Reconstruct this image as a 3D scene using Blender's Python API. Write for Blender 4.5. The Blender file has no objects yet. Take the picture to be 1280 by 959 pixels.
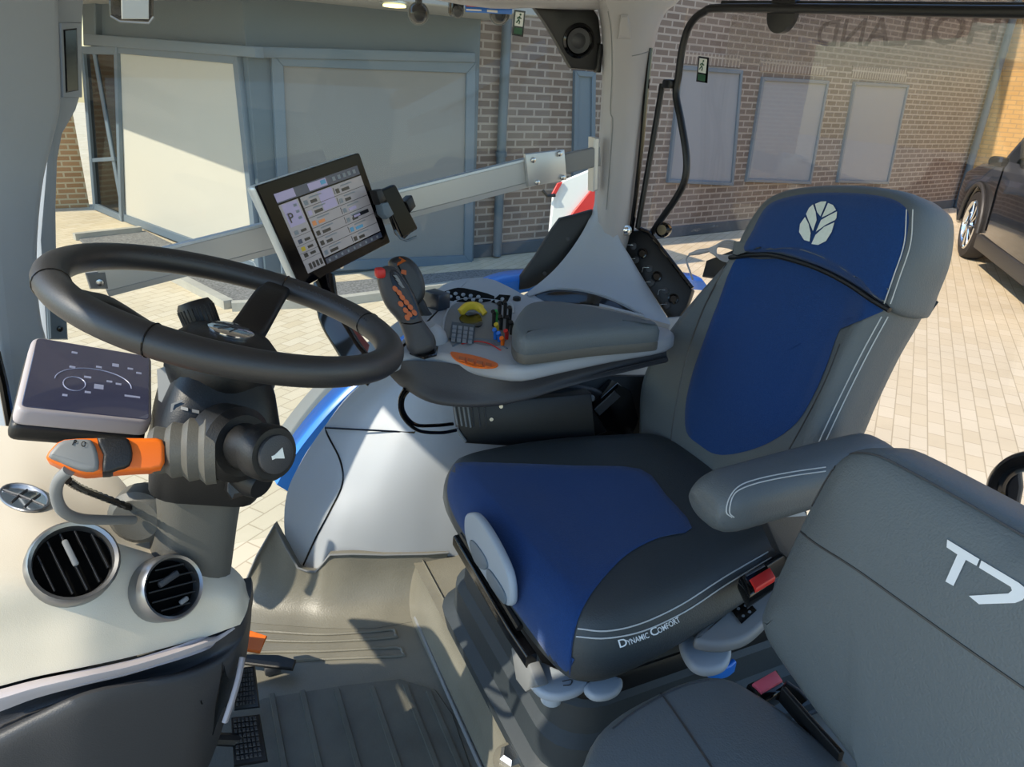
import bpy, bmesh, math, random
from math import sin, cos, pi, radians, sqrt, atan2
from mathutils import Vector, Matrix
from mathutils.bvhtree import BVHTree
random.seed(7)
V = Vector
C = bpy.context.scene.collection
# ------------------------------------------------------------------ camera model (cab frame: X to the rear, Y to the right side, Z up)
FPX, TH, RO, YAW, H = 890.0, radians(23.2), radians(3.2), radians(26), 1.1
CAM = V((0, 0, H))
def cray(px, py):
    u = (px-640)/FPX; v = (py-479.5)/FPX
    c, s = cos(RO), sin(RO)
    u, v = u*c+v*s, -u*s+v*c
    x, y, z = u, cos(TH)-v*sin(TH), -sin(TH)-v*cos(TH)
    c, s = cos(YAW), sin(YAW)
    return V((x*c+y*s, -x*s+y*c, z))
def P(px, py, d=None, z=None, X=None, Y=None):
    r = cray(px, py)
    if z is not None: k = (z-H)/r.z
    elif X is not None: k = X/r.x
    elif Y is not None: k = Y/r.y
    else: k = d
    return CAM+r*k
def PP(px, py, o, n):
    r = cray(px, py)
    return CAM+r*((V(o)-CAM).dot(n)/r.dot(n))
def pr(p):
    x, y, z = p[0], p[1], p[2]-H
    c, s = cos(YAW), sin(YAW)
    x, y = x*c-y*s, x*s+y*c
    d = y*cos(TH)-z*sin(TH); v = -(y*sin(TH)+z*cos(TH))/d; u = x/d
    c, s = cos(RO), sin(RO)
    return 640+FPX*(u*c-v*s), 479.5+FPX*(u*s+v*c), d
def cast(bvh, px, py, ofs=0.002):
    r = cray(px, py).normalized()
    h, n, i, d = bvh.ray_cast(CAM, r)
    if h is None:
        h, n, i, d = bvh.find_nearest(CAM+r*1.0)
    return h-r*ofs
def castn(bvh, px, py):
    r = cray(px, py).normalized()
    h, n, i, d = bvh.ray_cast(CAM, r)
    if n.dot(r) > 0: n = -n
    return h, n
# ------------------------------------------------------------------ materials
def lin(h):
    h = h.lstrip('#'); o = []
    for i in (0, 2, 4):
        c = int(h[i:i+2], 16)/255
        o.append(c/12.92 if c <= .04045 else ((c+.055)/1.055)**2.4)
    return (*o, 1)
MATS = {}
def mat(name, col, rough=.5, metal=0, noise=0, nscale=40, bump=0, bscale=300, spec=.5, emit=0, coat=0, alpha=None, sheen=0):
    m = bpy.data.materials.new(name); m.use_nodes = True
    nt = m.node_tree; b = nt.nodes['Principled BSDF']
    col = lin(col) if isinstance(col, str) else col
    b.inputs['Base Color'].default_value = col
    b.inputs['Roughness'].default_value = rough
    b.inputs['Metallic'].default_value = metal
    b.inputs['Specular IOR Level'].default_value = spec
    b.inputs['Coat Weight'].default_value = coat
    b.inputs['Sheen Weight'].default_value = sheen
    tc = nt.nodes.new('ShaderNodeTexCoord')
    if noise:
        n = nt.nodes.new('ShaderNodeTexNoise'); n.inputs['Scale'].default_value = nscale; n.inputs['Detail'].default_value = 4
        nt.links.new(tc.outputs['Object'], n.inputs['Vector'])
        r = nt.nodes.new('ShaderNodeMapRange')
        r.inputs['To Min'].default_value = 1-noise; r.inputs['To Max'].default_value = 1+noise
        r.inputs['From Min'].default_value = .3; r.inputs['From Max'].default_value = .7
        nt.links.new(n.outputs['Fac'], r.inputs['Value'])
        mx = nt.nodes.new('ShaderNodeVectorMath'); mx.operation = 'SCALE'; mx.inputs[0].default_value = col[:3]
        nt.links.new(r.outputs['Result'], mx.inputs['Scale'])
        nt.links.new(mx.outputs['Vector'], b.inputs['Base Color'])
    if bump:
        n2 = nt.nodes.new('ShaderNodeTexNoise'); n2.inputs['Scale'].default_value = bscale; n2.inputs['Detail'].default_value = 3
        nt.links.new(tc.outputs['Object'], n2.inputs['Vector'])
        bp = nt.nodes.new('ShaderNodeBump'); bp.inputs['Strength'].default_value = bump; bp.inputs['Distance'].default_value = .002
        nt.links.new(n2.outputs['Fac'], bp.inputs['Height']); nt.links.new(bp.outputs['Normal'], b.inputs['Normal'])
    if emit:
        b.inputs['Emission Color'].default_value = col; b.inputs['Emission Strength'].default_value = emit
    MATS[name] = m
    return m
def wall_tex(name, c1, c2, mortar, sx, sy, msize, kind='brick', rough=.85, dirs=None, offset=.5):
    """brick or paver courses laid in real metres on a plane spanned by dirs=(along, up)"""
    m = bpy.data.materials.new(name); m.use_nodes = True
    nt = m.node_tree; b = nt.nodes['Principled BSDF']; b.inputs['Roughness'].default_value = rough
    b.inputs['Specular IOR Level'].default_value = .2
    g = nt.nodes.new('ShaderNodeNewGeometry')
    def dot(v):
        n = nt.nodes.new('ShaderNodeVectorMath'); n.operation = 'DOT_PRODUCT'; n.inputs[1].default_value = v
        nt.links.new(g.outputs['Position'], n.inputs[0]); return n.outputs['Value']
    cmb = nt.nodes.new('ShaderNodeCombineXYZ')
    nt.links.new(dot(dirs[0]), cmb.inputs[0]); nt.links.new(dot(dirs[1]), cmb.inputs[1])
    br = nt.nodes.new('ShaderNodeTexBrick'); br.offset = offset
    br.inputs['Color1'].default_value = lin(c1); br.inputs['Color2'].default_value = lin(c2); br.inputs['Mortar'].default_value = lin(mortar)
    br.inputs['Scale'].default_value = 1; br.inputs['Brick Width'].default_value = sx; br.inputs['Row Height'].default_value = sy
    br.inputs['Mortar Size'].default_value = msize; br.inputs['Mortar Smooth'].default_value = .15
    nt.links.new(cmb.outputs[0], br.inputs['Vector'])
    n = nt.nodes.new('ShaderNodeTexNoise'); n.inputs['Scale'].default_value = 1.3; n.inputs['Detail'].default_value = 6
    nt.links.new(g.outputs['Position'], n.inputs['Vector'])
    r = nt.nodes.new('ShaderNodeMapRange'); r.inputs['To Min'].default_value = .82; r.inputs['To Max'].default_value = 1.15
    nt.links.new(n.outputs['Fac'], r.inputs['Value'])
    mx = nt.nodes.new('ShaderNodeVectorMath'); mx.operation = 'SCALE'
    nt.links.new(br.outputs['Color'], mx.inputs[0]); nt.links.new(r.outputs['Result'], mx.inputs['Scale'])
    nt.links.new(mx.outputs['Vector'], b.inputs['Base Color'])
    bp = nt.nodes.new('ShaderNodeBump'); bp.inputs['Strength'].default_value = .3; bp.inputs['Distance'].default_value = -.01
    nt.links.new(br.outputs['Fac'], bp.inputs['Height']); nt.links.new(bp.outputs['Normal'], b.inputs['Normal'])
    return m
def glass(name, tint, refl=1.0, rough=0.0):
    m = bpy.data.materials.new(name); m.use_nodes = True
    nt = m.node_tree; nt.nodes.clear()
    o = nt.nodes.new('ShaderNodeOutputMaterial'); t = nt.nodes.new('ShaderNodeBsdfTransparent'); t.inputs[0].default_value = tint
    gl = nt.nodes.new('ShaderNodeBsdfGlossy'); gl.inputs['Roughness'].default_value = rough
    f = nt.nodes.new('ShaderNodeLayerWeight')
    pw = nt.nodes.new('ShaderNodeMath'); pw.operation = 'POWER'; pw.inputs[1].default_value = 5
    nt.links.new(f.outputs['Facing'], pw.inputs[0])
    k = nt.nodes.new('ShaderNodeMath'); k.operation = 'MULTIPLY_ADD'; k.inputs[1].default_value = .9*refl; k.inputs[2].default_value = .03*refl
    nt.links.new(pw.outputs[0], k.inputs[0])
    mx = nt.nodes.new('ShaderNodeMixShader')
    nt.links.new(k.outputs[0], mx.inputs[0]); nt.links.new(t.outputs[0], mx.inputs[1]); nt.links.new(gl.outputs[0], mx.inputs[2])
    nt.links.new(mx.outputs[0], o.inputs['Surface'])
    return m
# ------------------------------------------------------------------ objects
OFF = {}
def _props(o, label=None, cat=None, group=None, kind=None):
    if label: o['label'] = label
    if cat: o['category'] = cat
    if group: o['group'] = group
    if kind: o['kind'] = kind
    return o
def thing(name, label, cat, loc, group=None):
    o = bpy.data.objects.new(name, None); C.objects.link(o)
    o.location = loc; o.empty_display_size = .05; OFF[o.name] = V(loc)
    return _props(o, label, cat, group)
def mk(name, vf, m, parent=None, ang=38, label=None, cat=None, group=None, kind=None, sub=0, flat=False):
    vs, fs = vf[0], vf[1]
    off = OFF[parent.name] if parent else V((0, 0, 0))
    if parent is None:            # a one-mesh thing stands on its own base
        n = len(vs); off = V((sum(v[0] for v in vs)/n, sum(v[1] for v in vs)/n, min(v[2] for v in vs)))
        if kind == 'structure': off = V((0, 0, 0))
    me = bpy.data.meshes.new(name)
    me.from_pydata([V(v)-off for v in vs], [], fs)
    bm = bmesh.new(); bm.from_mesh(me); bmesh.ops.remove_doubles(bm, verts=bm.verts, dist=1e-6)
    bmesh.ops.recalc_face_normals(bm, faces=bm.faces)
    bm.to_mesh(me); bm.free()
    mm = m if isinstance(m, list) else [m]
    for x in mm: me.materials.append(x)
    for p in me.polygons: p.use_smooth = not flat
    if not flat: me.set_sharp_from_angle(angle=radians(ang))
    o = bpy.data.objects.new(name, me); C.objects.link(o)
    if parent: o.parent = parent; OFF[o.name] = off
    else: o.location = off; OFF[o.name] = off
    if sub:
        s = o.modifiers.new('sub', 'SUBSURF'); s.levels = s.render_levels = sub
    return _props(o, label, cat, group, kind)
def bvh_of(*vfs):
    vs = []; fs = []
    for a, b in vfs:
        k = len(vs); vs += [V(x) for x in a]; fs += [tuple(i+k for i in f) for f in b]
    return BVHTree.FromPolygons(vs, fs)
def join(*vfs):
    vs = []; fs = []
    for a, b in vfs:
        k = len(vs); vs += list(a); fs += [tuple(i+k for i in f) for f in b]
    return vs, fs
# ------------------------------------------------------------------ shape helpers
def crom(p, n, closed=False):
    p = [V(x) for x in p]; m = len(p); out = []
    segs = m if closed else m-1
    for i in range(segs):
        a = p[(i-1) % m] if closed or i > 0 else p[0]*2-p[1]
        b = p[i]; c = p[(i+1) % m]
        d = p[(i+2) % m] if closed or i+2 < m else p[-1]*2-p[-2]
        for k in range(n):
            t = k/n
            out.append(.5*((2*b)+(c-a)*t+(2*a-5*b+4*c-d)*t*t+(3*b-a-3*c+d)*t**3))
    if not closed: out.append(p[-1].copy())
    return out
def crom2(p, n, closed=True):
    return [(v.x, v.y) for v in crom([V((a[0], a[1], 0)) for a in p], n, closed)]
def skin(rings, closed=True, cap0=True, cap1=True):
    n = len(rings[0]); vs = [v for r in rings for v in r]; fs = []
    for i in range(len(rings)-1):
        for j in range(n if closed else n-1):
            k = (j+1) % n
            fs.append((i*n+j, i*n+k, (i+1)*n+k, (i+1)*n+j))
    if cap0: fs.append(tuple(range(n))[::-1])
    if cap1: fs.append(tuple((len(rings)-1)*n+j for j in range(n)))
    return vs, fs
def patch(rows, nu=6, nv=6):
    """smooth open surface through a grid of control points"""
    R = [crom(r, nu) for r in rows]
    cols = [crom([r[j] for r in R], nv) for j in range(len(R[0]))]
    G = [[cols[j][i] for j in range(len(cols))] for i in range(len(cols[0]))]
    return skin(G, closed=False, cap0=False, cap1=False)
def thick(vf, t, away=None):
    """give an open surface a thickness on the side away from the camera"""
    vs, fs = vf
    me = bpy.data.meshes.new('tmp'); me.from_pydata([V(v) for v in vs], [], fs)
    bm = bmesh.new(); bm.from_mesh(me); bmesh.ops.recalc_face_normals(bm, faces=bm.faces); bm.normal_update()
    c = sum((f.normal.dot(f.calc_center_median()-CAM) for f in bm.faces))
    sgn = 1 if c > 0 else -1
    bm.verts.ensure_lookup_table()
    nv = len(bm.verts); v2 = [v.co+v.normal*sgn*t for v in bm.verts]
    V1 = [v.co.copy() for v in bm.verts]; F = [tuple(v.index for v in f.verts) for f in bm.faces]
    out = list(F)+[tuple(i+nv for i in f)[::-1] for f in F]
    for e in bm.edges:
        if len(e.link_faces) == 1:
            a, b = e.verts[0].index, e.verts[1].index
            out.append((a, b, b+nv, a+nv))
    bm.free(); bpy.data.meshes.remove(me)
    return V1+v2, out
def basis(n):
    n = V(n).normalized()
    a = V((0, 0, 1)).cross(n)
    if a.length < 1e-4: a = V((1, 0, 0))
    a.normalize(); return a, n.cross(a), n
def inset_loop(pts, n, d):
    """move a planar loop inwards by d"""
    m = len(pts); out = []
    area = V((0, 0, 0))
    for i in range(m): area += pts[i].cross(pts[(i+1) % m])
    s = 1 if area.dot(n) > 0 else -1
    for i in range(m):
        e1 = (pts[i]-pts[i-1]); e2 = (pts[(i+1) % m]-pts[i])
        if e1.length < 1e-9: e1 = e2
        if e2.length < 1e-9: e2 = e1
        n1 = n.cross(e1).normalized()*s; n2 = n.cross(e2).normalized()*s
        b = n1+n2
        if b.length < .3: b = n1
        b = b.normalized(); k = max(.5, b.dot(n1))
        out.append(pts[i]+b*d/k)
    return out
def prism(pts, n, depth, r=.004, steps=3, back=True):
    """outline pts (front face) pushed back by depth along -n, edges rounded by r"""
    n = V(n).normalized(); pts = [V(p) for p in pts]
    rings = []
    if back:
        for k in range(steps+1):
            a = pi/2*k/steps
            rings.append([p-n*(depth-r+r*cos(a)) for p in inset_loop(pts, n, r*(1-sin(a)))])
    else: rings.append([p-n*depth for p in pts])
    for k in range(steps+1):
        a = pi/2*k/steps
        rings.append([p-n*(r-r*sin(a)) for p in inset_loop(pts, n, r*(1-cos(a)))])
    return skin(rings)
def pillow(pts, n, prof, seg=1):
    """cushion: closed outline, prof = list of (inset metres, height along n); ends in a fan of shrinking rings"""
    n = V(n).normalized(); pts = [V(p) for p in pts]
    c = sum(pts, V((0, 0, 0)))/len(pts)
    rings = []
    rad = sum((p-c).length for p in pts)/len(pts)
    for ins, h in prof:
        if ins < .035: q = inset_loop(pts, n, ins)
        else: q = [c+(p-c)*(1-ins/rad) for p in pts]
        rings.append([p+n*h for p in q])
    return skin(rings)
def rbox(c, s, r=.004, rot=None, steps=2):
    """box centred at c with size s and rounded edges"""
    hx, hy, hz = s[0]/2, s[1]/2, s[2]/2
    r = min(r, hx*.98, hy*.98, hz*.98)
    loop = []
    for (sx, sy, a0) in ((1, 1, 0), (-1, 1, pi/2), (-1, -1, pi), (1, -1, 3*pi/2)):
        for k in range(steps+1):
            a = a0+pi/2*k/steps
            loop.append((sx*(hx-r), sy*(hy-r), cos(a), sin(a)))
    rings = []
    for k in range(steps+1):
        a = -pi/2+pi/2*k/steps
        rings.append([V((x+r*cos(a)*cx, y+r*cos(a)*cy, -hz+r+r*sin(a))) for x, y, cx, cy in loop])
    for k in range(steps+1):
        a = pi/2*k/steps
        rings.append([V((x+r*cos(a)*cx, y+r*cos(a)*cy, hz-r+r*sin(a))) for x, y, cx, cy in loop])
    vs, fs = skin(rings)
    c = V(c)
    return [(rot @ v if rot else v)+c for v in vs], fs
def frame(n, up=(0, 0, 1)):
    """rotation whose Z column is n and whose Y column is nearest to up"""
    n = V(n).normalized(); u = V(up); u = (u-n*u.dot(n)).normalized(); x = u.cross(n)
    return Matrix((x, u, n)).transposed()
def lathe(prof, c, axis, seg=28, cap=True, rot0=0):
    a, b, n = basis(axis); c = V(c); rings = []
    for r, h in prof:
        rings.append([c+n*h+(a*cos(rot0+2*pi*k/seg)+b*sin(rot0+2*pi*k/seg))*r for k in range(seg)])
    return skin(rings, True, cap, cap)
def sweep(path, r, seg=10, closed=False, cap=True, sec=None, up=None):
    """tube along a path; r a number or list; sec optional list of (a,b) section points (units of r)"""
    p = [V(x) for x in path]; n = len(p)
    R = r if isinstance(r, (list, tuple)) else [r]*n
    sec = sec or [(cos(2*pi*k/seg), sin(2*pi*k/seg)) for k in range(seg)]
    T = []
    for i in range(n):
        if closed: t = p[(i+1) % n]-p[i-1]
        else: t = p[min(i+1, n-1)]-p[max(i-1, 0)]
        T.append(t.normalized())
    a = V(up) if up is not None else (V((0, 0, 1)) if abs(T[0].z) < .9 else V((1, 0, 0)))
    a = (a-T[0]*a.dot(T[0])).normalized(); rings = []
    for i in range(n):
        if up is not None: a = V(up)
        a = a-T[i]*a.dot(T[i]); a.normalize()
        b = T[i].cross(a)
        rings.append([p[i]+(a*x+b*y)*R[i] for x, y in sec])
    if closed:
        rings.append(rings[0]); return skin(rings, True, False, False)
    return skin(rings, True, cap, cap)
def rrect(w, h, r, k=4):
    out = []
    for sx, sy, a0 in ((1, 1, 0), (-1, 1, pi/2), (-1, -1, pi), (1, -1, 3*pi/2)):
        for i in range(k+1):
            a = a0+pi/2*i/k
            out.append((sx*(w/2-r)+r*cos(a), sy*(h/2-r)+r*sin(a)))
    return out
def decal(px, bvh, ofs=.002, smooth=0, rings=8, edge=.0015):
    """a thin fitted panel lying on a surface: outline given as seen, every vertex set down on the surface"""
    o = crom2(px, smooth) if smooth else [tuple(p) for p in px]
    cx = sum(p[0] for p in o)/len(o); cy = sum(p[1] for p in o)/len(o)
    R = [[cast(bvh, x, y, -.004) for x, y in o]]
    for k in range(rings):
        s = 1-k/rings*.97
        e = ofs*(.5 if k == 0 else 1)
        R.append([cast(bvh, cx+(x-cx)*s, cy+(y-cy)*s, e) for x, y in o])
    return skin(R, True, False, True)
def poly_decal(px, bvh, ofs=.0015):
    """small flat mark: polygon seen at px, set down on the surface, with a little thickness"""
    t = [cast(bvh, x, y, ofs) for x, y in px]; b = [cast(bvh, x, y, -.002) for x, y in px]
    return skin([b, t])
def line_decal(px, bvh, r=.0008, ofs=.001, n=6):
    pts = [cast(bvh, x, y, ofs) for x, y in crom2(px, n, False)]
    return sweep(pts, r, 5)
def text_mesh(s, size=1, extrude=0, bold=False):
    cu = bpy.data.curves.new('t', 'FONT'); cu.body = s; cu.size = size; cu.extrude = extrude; cu.resolution_u = 3
    if bold: cu.offset = .012*size
    o = bpy.data.objects.new('t', cu); C.objects.link(o)
    bpy.context.view_layer.update()
    me = bpy.data.meshes.new_from_object(o.evaluated_get(bpy.context.evaluated_depsgraph_get()))
    vs = [v.co.copy() for v in me.vertices]; fs = [tuple(p.vertices) for p in me.polygons]
    bpy.data.objects.remove(o); bpy.data.curves.remove(cu); bpy.data.meshes.remove(me)
    return vs, fs
def text_on(s, o, ex, ey, width=None, height=None, lift=.0006, bold=False):
    """flat lettering on a plane: origin, unit right and up vectors"""
    vs, fs = text_mesh(s, 1, 0, bold)
    x0 = min(v.x for v in vs); x1 = max(v.x for v in vs); y0 = min(v.y for v in vs); y1 = max(v.y for v in vs)
    sx = width/(x1-x0) if width else height/(y1-y0)
    sy = height/(y1-y0) if height else sx
    if not width: sx = sy
    ex = V(ex); ey = V(ey); n = ex.cross(ey).normalized()
    return [V(o)+ex*(v.x-x0)*sx+ey*(v.y-y0)*sy+n*lift for v in vs], fs
def text_decal(s, p0, p1, hpx, bvh, ofs=.0015, bold=False, shear=0):
    vs, fs = text_mesh(s, 1, 0, bold)
    x0 = min(v.x for v in vs); x1 = max(v.x for v in vs); y1 = max(v.y for v in vs)
    ex = V((p1[0]-p0[0], p1[1]-p0[1])); L = ex.length; ex /= L; ey = V((ex.y, -ex.x))
    out = []
    for v in vs:
        a = (v.x-x0)/(x1-x0)*L; b = v.y/y1*hpx
        q = V(p0)+ex*(a+shear*b)+ey*b
        out.append(cast(bvh, q.x, q.y, ofs))
    return out, fs
def quad_on(corners, n, t, r=.0):
    return prism(corners, n, t, r if r else min(.002, t*.4), 2)
def circ(px, py, rx, ry, rot=0, n=24):
    c, s = cos(rot), sin(rot)
    return [(px+rx*cos(2*pi*k/n)*c-ry*sin(2*pi*k/n)*s, py+rx*cos(2*pi*k/n)*s+ry*sin(2*pi*k/n)*c) for k in range(n)]
# ------------------------------------------------------------------ materials used
M = MATS
mat('cream_plastic', '#cdc3b0', .45, bump=.12, bscale=900)
mat('shell_grey', '#a0a5ab', .45, bump=.12, bscale=900)
mat('front_pillar_grey', '#8d959e', .5, bump=.1, bscale=700)
mat('pillar_grey', '#a09d9d', .5, bump=.1, bscale=700)
mat('dark_plastic', '#37383b', .5, bump=.25, bscale=700)
mat('mid_plastic', '#55544f', .5, bump=.2, bscale=700)
mat('black_plastic', '#0e0f11', .45, bump=.15, bscale=600)
mat('gloss_black', '#060608', .12)
mat('black_leather', '#17191d', .5, bump=.1, bscale=450, spec=.9)
mat('seat_leather', '#555c60', .5, bump=.35, bscale=420, noise=.06, nscale=9)
mat('pad_leather', '#596165', .5, bump=.35, bscale=420)
mat('blue_fabric', '#1b3c70', .92, noise=.12, nscale=500, bump=.5, bscale=900, spec=.15, sheen=.15)
mat('thread', '#b9bcbd', .7)
mat('lettering', '#dfe2e4', .6)
mat('emblem_silver', '#c9d3cf', .55, noise=.05, nscale=200)
mat('aluminium', '#b9bdc0', .38, metal=.75)
mat('steel', '#b9bbbd', .25, metal=1)
mat('chrome', '#e8eaec', .08, metal=1)
mat('satin_ring', '#8d8e90', .3, metal=.85)
mat('orange', '#e0690f', .45)
mat('dark_orange', '#b95a1c', .45)
mat('red', '#c92a26', .45)
mat('faded_red', '#c75260', .5)
mat('bright_blue', '#1f6fd0', .3, coat=.4)
mat('body_blue', '#2478d8', .3, coat=.5)
mat('white_paint', '#e8e8e4', .5)
mat('yellow', '#d7bb35', .5)
mat('paddle_grey', '#9ba5b0', .5)
mat('rubber_mat', '#57564e', .5, noise=.18, nscale=14, bump=.3, bscale=260)
mat('rubber_moulding', '#716e63', .42, noise=.12, nscale=10, bump=.25, bscale=300)
mat('cushion_leather', '#33393c', .5, bump=.35, bscale=420, noise=.06, nscale=9)
mat('bellows', '#2b3237', .6, noise=.08, nscale=12, bump=.15, bscale=300)
mat('trim_strip', '#a9a3a6', .4)
mat('frame_blue', '#4f5d67', .5)
mat('frame_pale', '#5f6d79', .45)
mat('blind', '#7b7b79', .7)  # darker copy of the pale blind; the bay's shade is put into the colour
mat('pale_blind', '#b6b1a6', .7)
mat('dark_glass', '#0b0f10', .1, spec=.25)
mat('kerb', '#a39f94', .85, noise=.1, nscale=6)
mat('gravel', '#6f6e6c', .95, noise=.5, nscale=45, bump=1, bscale=60)
mat('soffit', '#8e908f', .7)
mat('car_black', '#0d0d10', .18, coat=.8)
mat('tyre', '#2b2624', .8)
mat('car_trim', '#3a3735', .5)
mat('lamp_yellow', '#ffe9a0', .5, emit=2.2)
mat('screen_white', '#98959a', .3, emit=.12)
mat('screen_violet', '#9a94b8', .3, emit=.14)
mat('screen_slate', '#3a4358', .3, emit=.1)
mat('screen_ink', '#26262c', .3)
mat('screen_orange', '#cf8350', .3, emit=.1)
mat('screen_blue', '#3f8fb8', .3, emit=.1)
mat('screen_dark', '#07080e', .15, spec=.1)
mat('matte_black', '#050505', .9, spec=.1)
mat('rear_blind', '#85878b', .7)
mat('dash_ink', '#8f97b4', .3, emit=.05)
mat('exit_green', '#2c5a40', .5)
mat('sticker_white', '#e6eae6', .5)
mat('key_grey', '#8a929a', .5)
mat('tag_grey', '#77797a', .5)
mat('cable_grey', '#a7a5a8', .5)
mat('cap_green', '#2e9a4c', .5)
M['pane'] = glass('pane', (.93, .95, .94, 1), .8)
M['rear_pane'] = glass('rear_pane', (.985, .955, .94, 1), 1.5)
# see-through colours for the sign reflection painted on the rear glass
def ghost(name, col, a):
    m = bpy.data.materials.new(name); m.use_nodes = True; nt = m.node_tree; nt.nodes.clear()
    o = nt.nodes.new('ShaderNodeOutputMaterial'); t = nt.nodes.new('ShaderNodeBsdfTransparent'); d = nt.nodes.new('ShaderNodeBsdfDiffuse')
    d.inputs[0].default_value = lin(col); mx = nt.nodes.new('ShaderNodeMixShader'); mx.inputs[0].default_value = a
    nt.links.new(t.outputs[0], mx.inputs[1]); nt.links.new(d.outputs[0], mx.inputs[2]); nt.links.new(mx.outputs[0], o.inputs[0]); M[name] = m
ghost('reflection_tint', '#a9a19b', .22); ghost('reflection_letter', '#5b524e', .42); ghost('green_tint', '#6f8a72', .35)
# ------------------------------------------------------------------ camera, sun and sky
cd = bpy.data.cameras.new('camera'); co = bpy.data.objects.new('camera', cd); C.objects.link(co)
cd.sensor_width = 36; cd.lens = 36*FPX/1280; cd.clip_start = .02; cd.clip_end = 200
fw = cray(640, 479.5).normalized(); rt = (cray(641, 479.5)-cray(640, 479.5)).normalized(); up = rt.cross(fw)
co.matrix_world = Matrix(((rt.x, up.x, -fw.x, 0), (rt.y, up.y, -fw.y, 0), (rt.z, up.z, -fw.z, H), (0, 0, 0, 1)))
bpy.context.scene.camera = co
SUN_AZ, SUN_EL = radians(-96), radians(46)
sd = V((sin(SUN_AZ)*cos(SUN_EL), cos(SUN_AZ)*cos(SUN_EL), sin(SUN_EL)))
sl = bpy.data.lights.new('sun', 'SUN'); sl.energy = 4.5; sl.angle = radians(.53); sl.color = (1, .91, .74)
so = bpy.data.objects.new('sun', sl); C.objects.link(so); so.location = sd*20
so.rotation_euler = (-sd).to_track_quat('-Z', 'Y').to_euler()
w = bpy.data.worlds.new('world'); bpy.context.scene.world = w; w.use_nodes = True
nt = w.node_tree; bg = nt.nodes['Background']; sk = nt.nodes.new('ShaderNodeTexSky'); sk.sky_type = 'NISHITA'
sk.sun_disc = False; sk.sun_elevation = SUN_EL; sk.sun_rotation = SUN_AZ; sk.air_density = 1.6; sk.dust_density = .3; sk.ozone_density = 2.5
tn = nt.nodes.new('ShaderNodeVectorMath'); tn.operation = 'MULTIPLY'; tn.inputs[1].default_value = (.86, .98, 1.12)
nt.links.new(sk.outputs[0], tn.inputs[0]); nt.links.new(tn.outputs[0], bg.inputs[0]); bg.inputs[1].default_value = .2
vs_ = bpy.context.scene.view_settings
vs_.view_transform = 'Standard'; vs_.look = 'None'; vs_.gamma = 1; vs_.use_curve_mapping = False; vs_.exposure = .45
# ------------------------------------------------------------------ outside: yard and building
G = -0.95
UPV = V((0, 0, 1))
M['pavers'] = wall_tex('pavers', '#cdbfa6', '#c4b498', '#ab9c82', .21, .105, .004, dirs=((.80, .6, 0), (-.6, .80, 0)))
b = 14
mk('ground', ([(-30, -12, G), (45, -12, G), (45, 40, G), (-30, 40, G)], [(0, 1, 2, 3)]), M['pavers'], kind='structure')
class Wall:
    def __init__(s, a, c):
        s.a = V(a); s.a.z = G; s.u = V(c)-V(a); s.u.z = 0; s.L = s.u.length; s.u.normalize()
        s.n = V((s.u.y, -s.u.x, 0))          # towards the tractor
        if s.n.dot(CAM-s.a) < 0: s.n = -s.n
    def at(s, px, py, out=0): return PP(px, py, s.a+s.n*out, s.n)
    def p(s, t, z, out=0): return s.a+s.u*t+UPV*z+s.n*out
def slab_wall(name, wl, t0, t1, z0, z1, m, d=.25):
    return mk(name, prism([wl.p(t0, z0), wl.p(t1, z0), wl.p(t1, z1), wl.p(t0, z1)], wl.n, d, .004, 1), m, kind='structure', ang=30)
KC = P(333, 351, z=G); KA = P(160, 277, z=G); KB = P(592, 326, z=G)
wa = Wall(KA, KC); wb = Wall(KC, KB)
DD = V((.985, .17, 0)).normalized()
wd = Wall(KB+V((0, .12, 0)), KB+V((0, .12, 0))+DD*12)
dend = wd.at(1203, 240); tend = (dend-wd.a).dot(wd.u)
we = Wall(wd.p(tend, 0), wd.p(tend, 0)+V((.3, -.95, 0))*8)
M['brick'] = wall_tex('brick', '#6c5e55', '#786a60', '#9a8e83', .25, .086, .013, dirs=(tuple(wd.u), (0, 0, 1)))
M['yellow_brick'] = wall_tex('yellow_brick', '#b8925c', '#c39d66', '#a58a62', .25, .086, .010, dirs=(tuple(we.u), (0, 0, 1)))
TOP = 6.5
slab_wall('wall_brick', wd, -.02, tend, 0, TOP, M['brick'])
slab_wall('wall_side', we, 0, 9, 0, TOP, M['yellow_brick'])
slab_wall('wall_bay', wb, 0, wb.L, 0, TOP, M['frame_blue'], .3)
LA = wa.L
slab_wall('wall_front', wa, .0, LA, 0, TOP, M['frame_blue'], .3)
def win(n, wl, px, frame, m, fm='frame_pale', out=.0, gap=None):
    """blind-covered window: frame outline px (tl,tr,br,bl) on a wall plane, blind set inside"""
    t = thing('window_%d' % n, 'window', 'window', wl.at(px[3][0], px[3][1])); t['kind'] = 'structure'; del t['label']; del t['category']
    q = [wl.at(x, y, out) for x, y in px]
    for i in range(4): q[i] = q[i]
    c = sum(q, V((0, 0, 0)))/4
    inn = inset_loop(q, wl.n, frame)
    # four frame bars
    for i in range(4):
        a, b_ = q[i], q[(i+1) % 4]; a2, b2 = inn[i], inn[(i+1) % 4]
        mk('frame_bar', prism([p+wl.n*.05 for p in (a, b_, b2, a2)], wl.n, .08, .006, 1), M[fm], t)
    mk('blind', prism([p+wl.n*.02 for p in inset_loop(q, wl.n, frame*.9)], wl.n, .03, .004, 1), m, t)
    return t
win(3, wa, [(118, 53), (302, 66), (330, 341), (158, 276)], .10, M['pale_blind'])
win(4, wb, [(337, 66), (592, 78), (588, 329), (351, 341)], .11, M['blind'])
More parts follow.
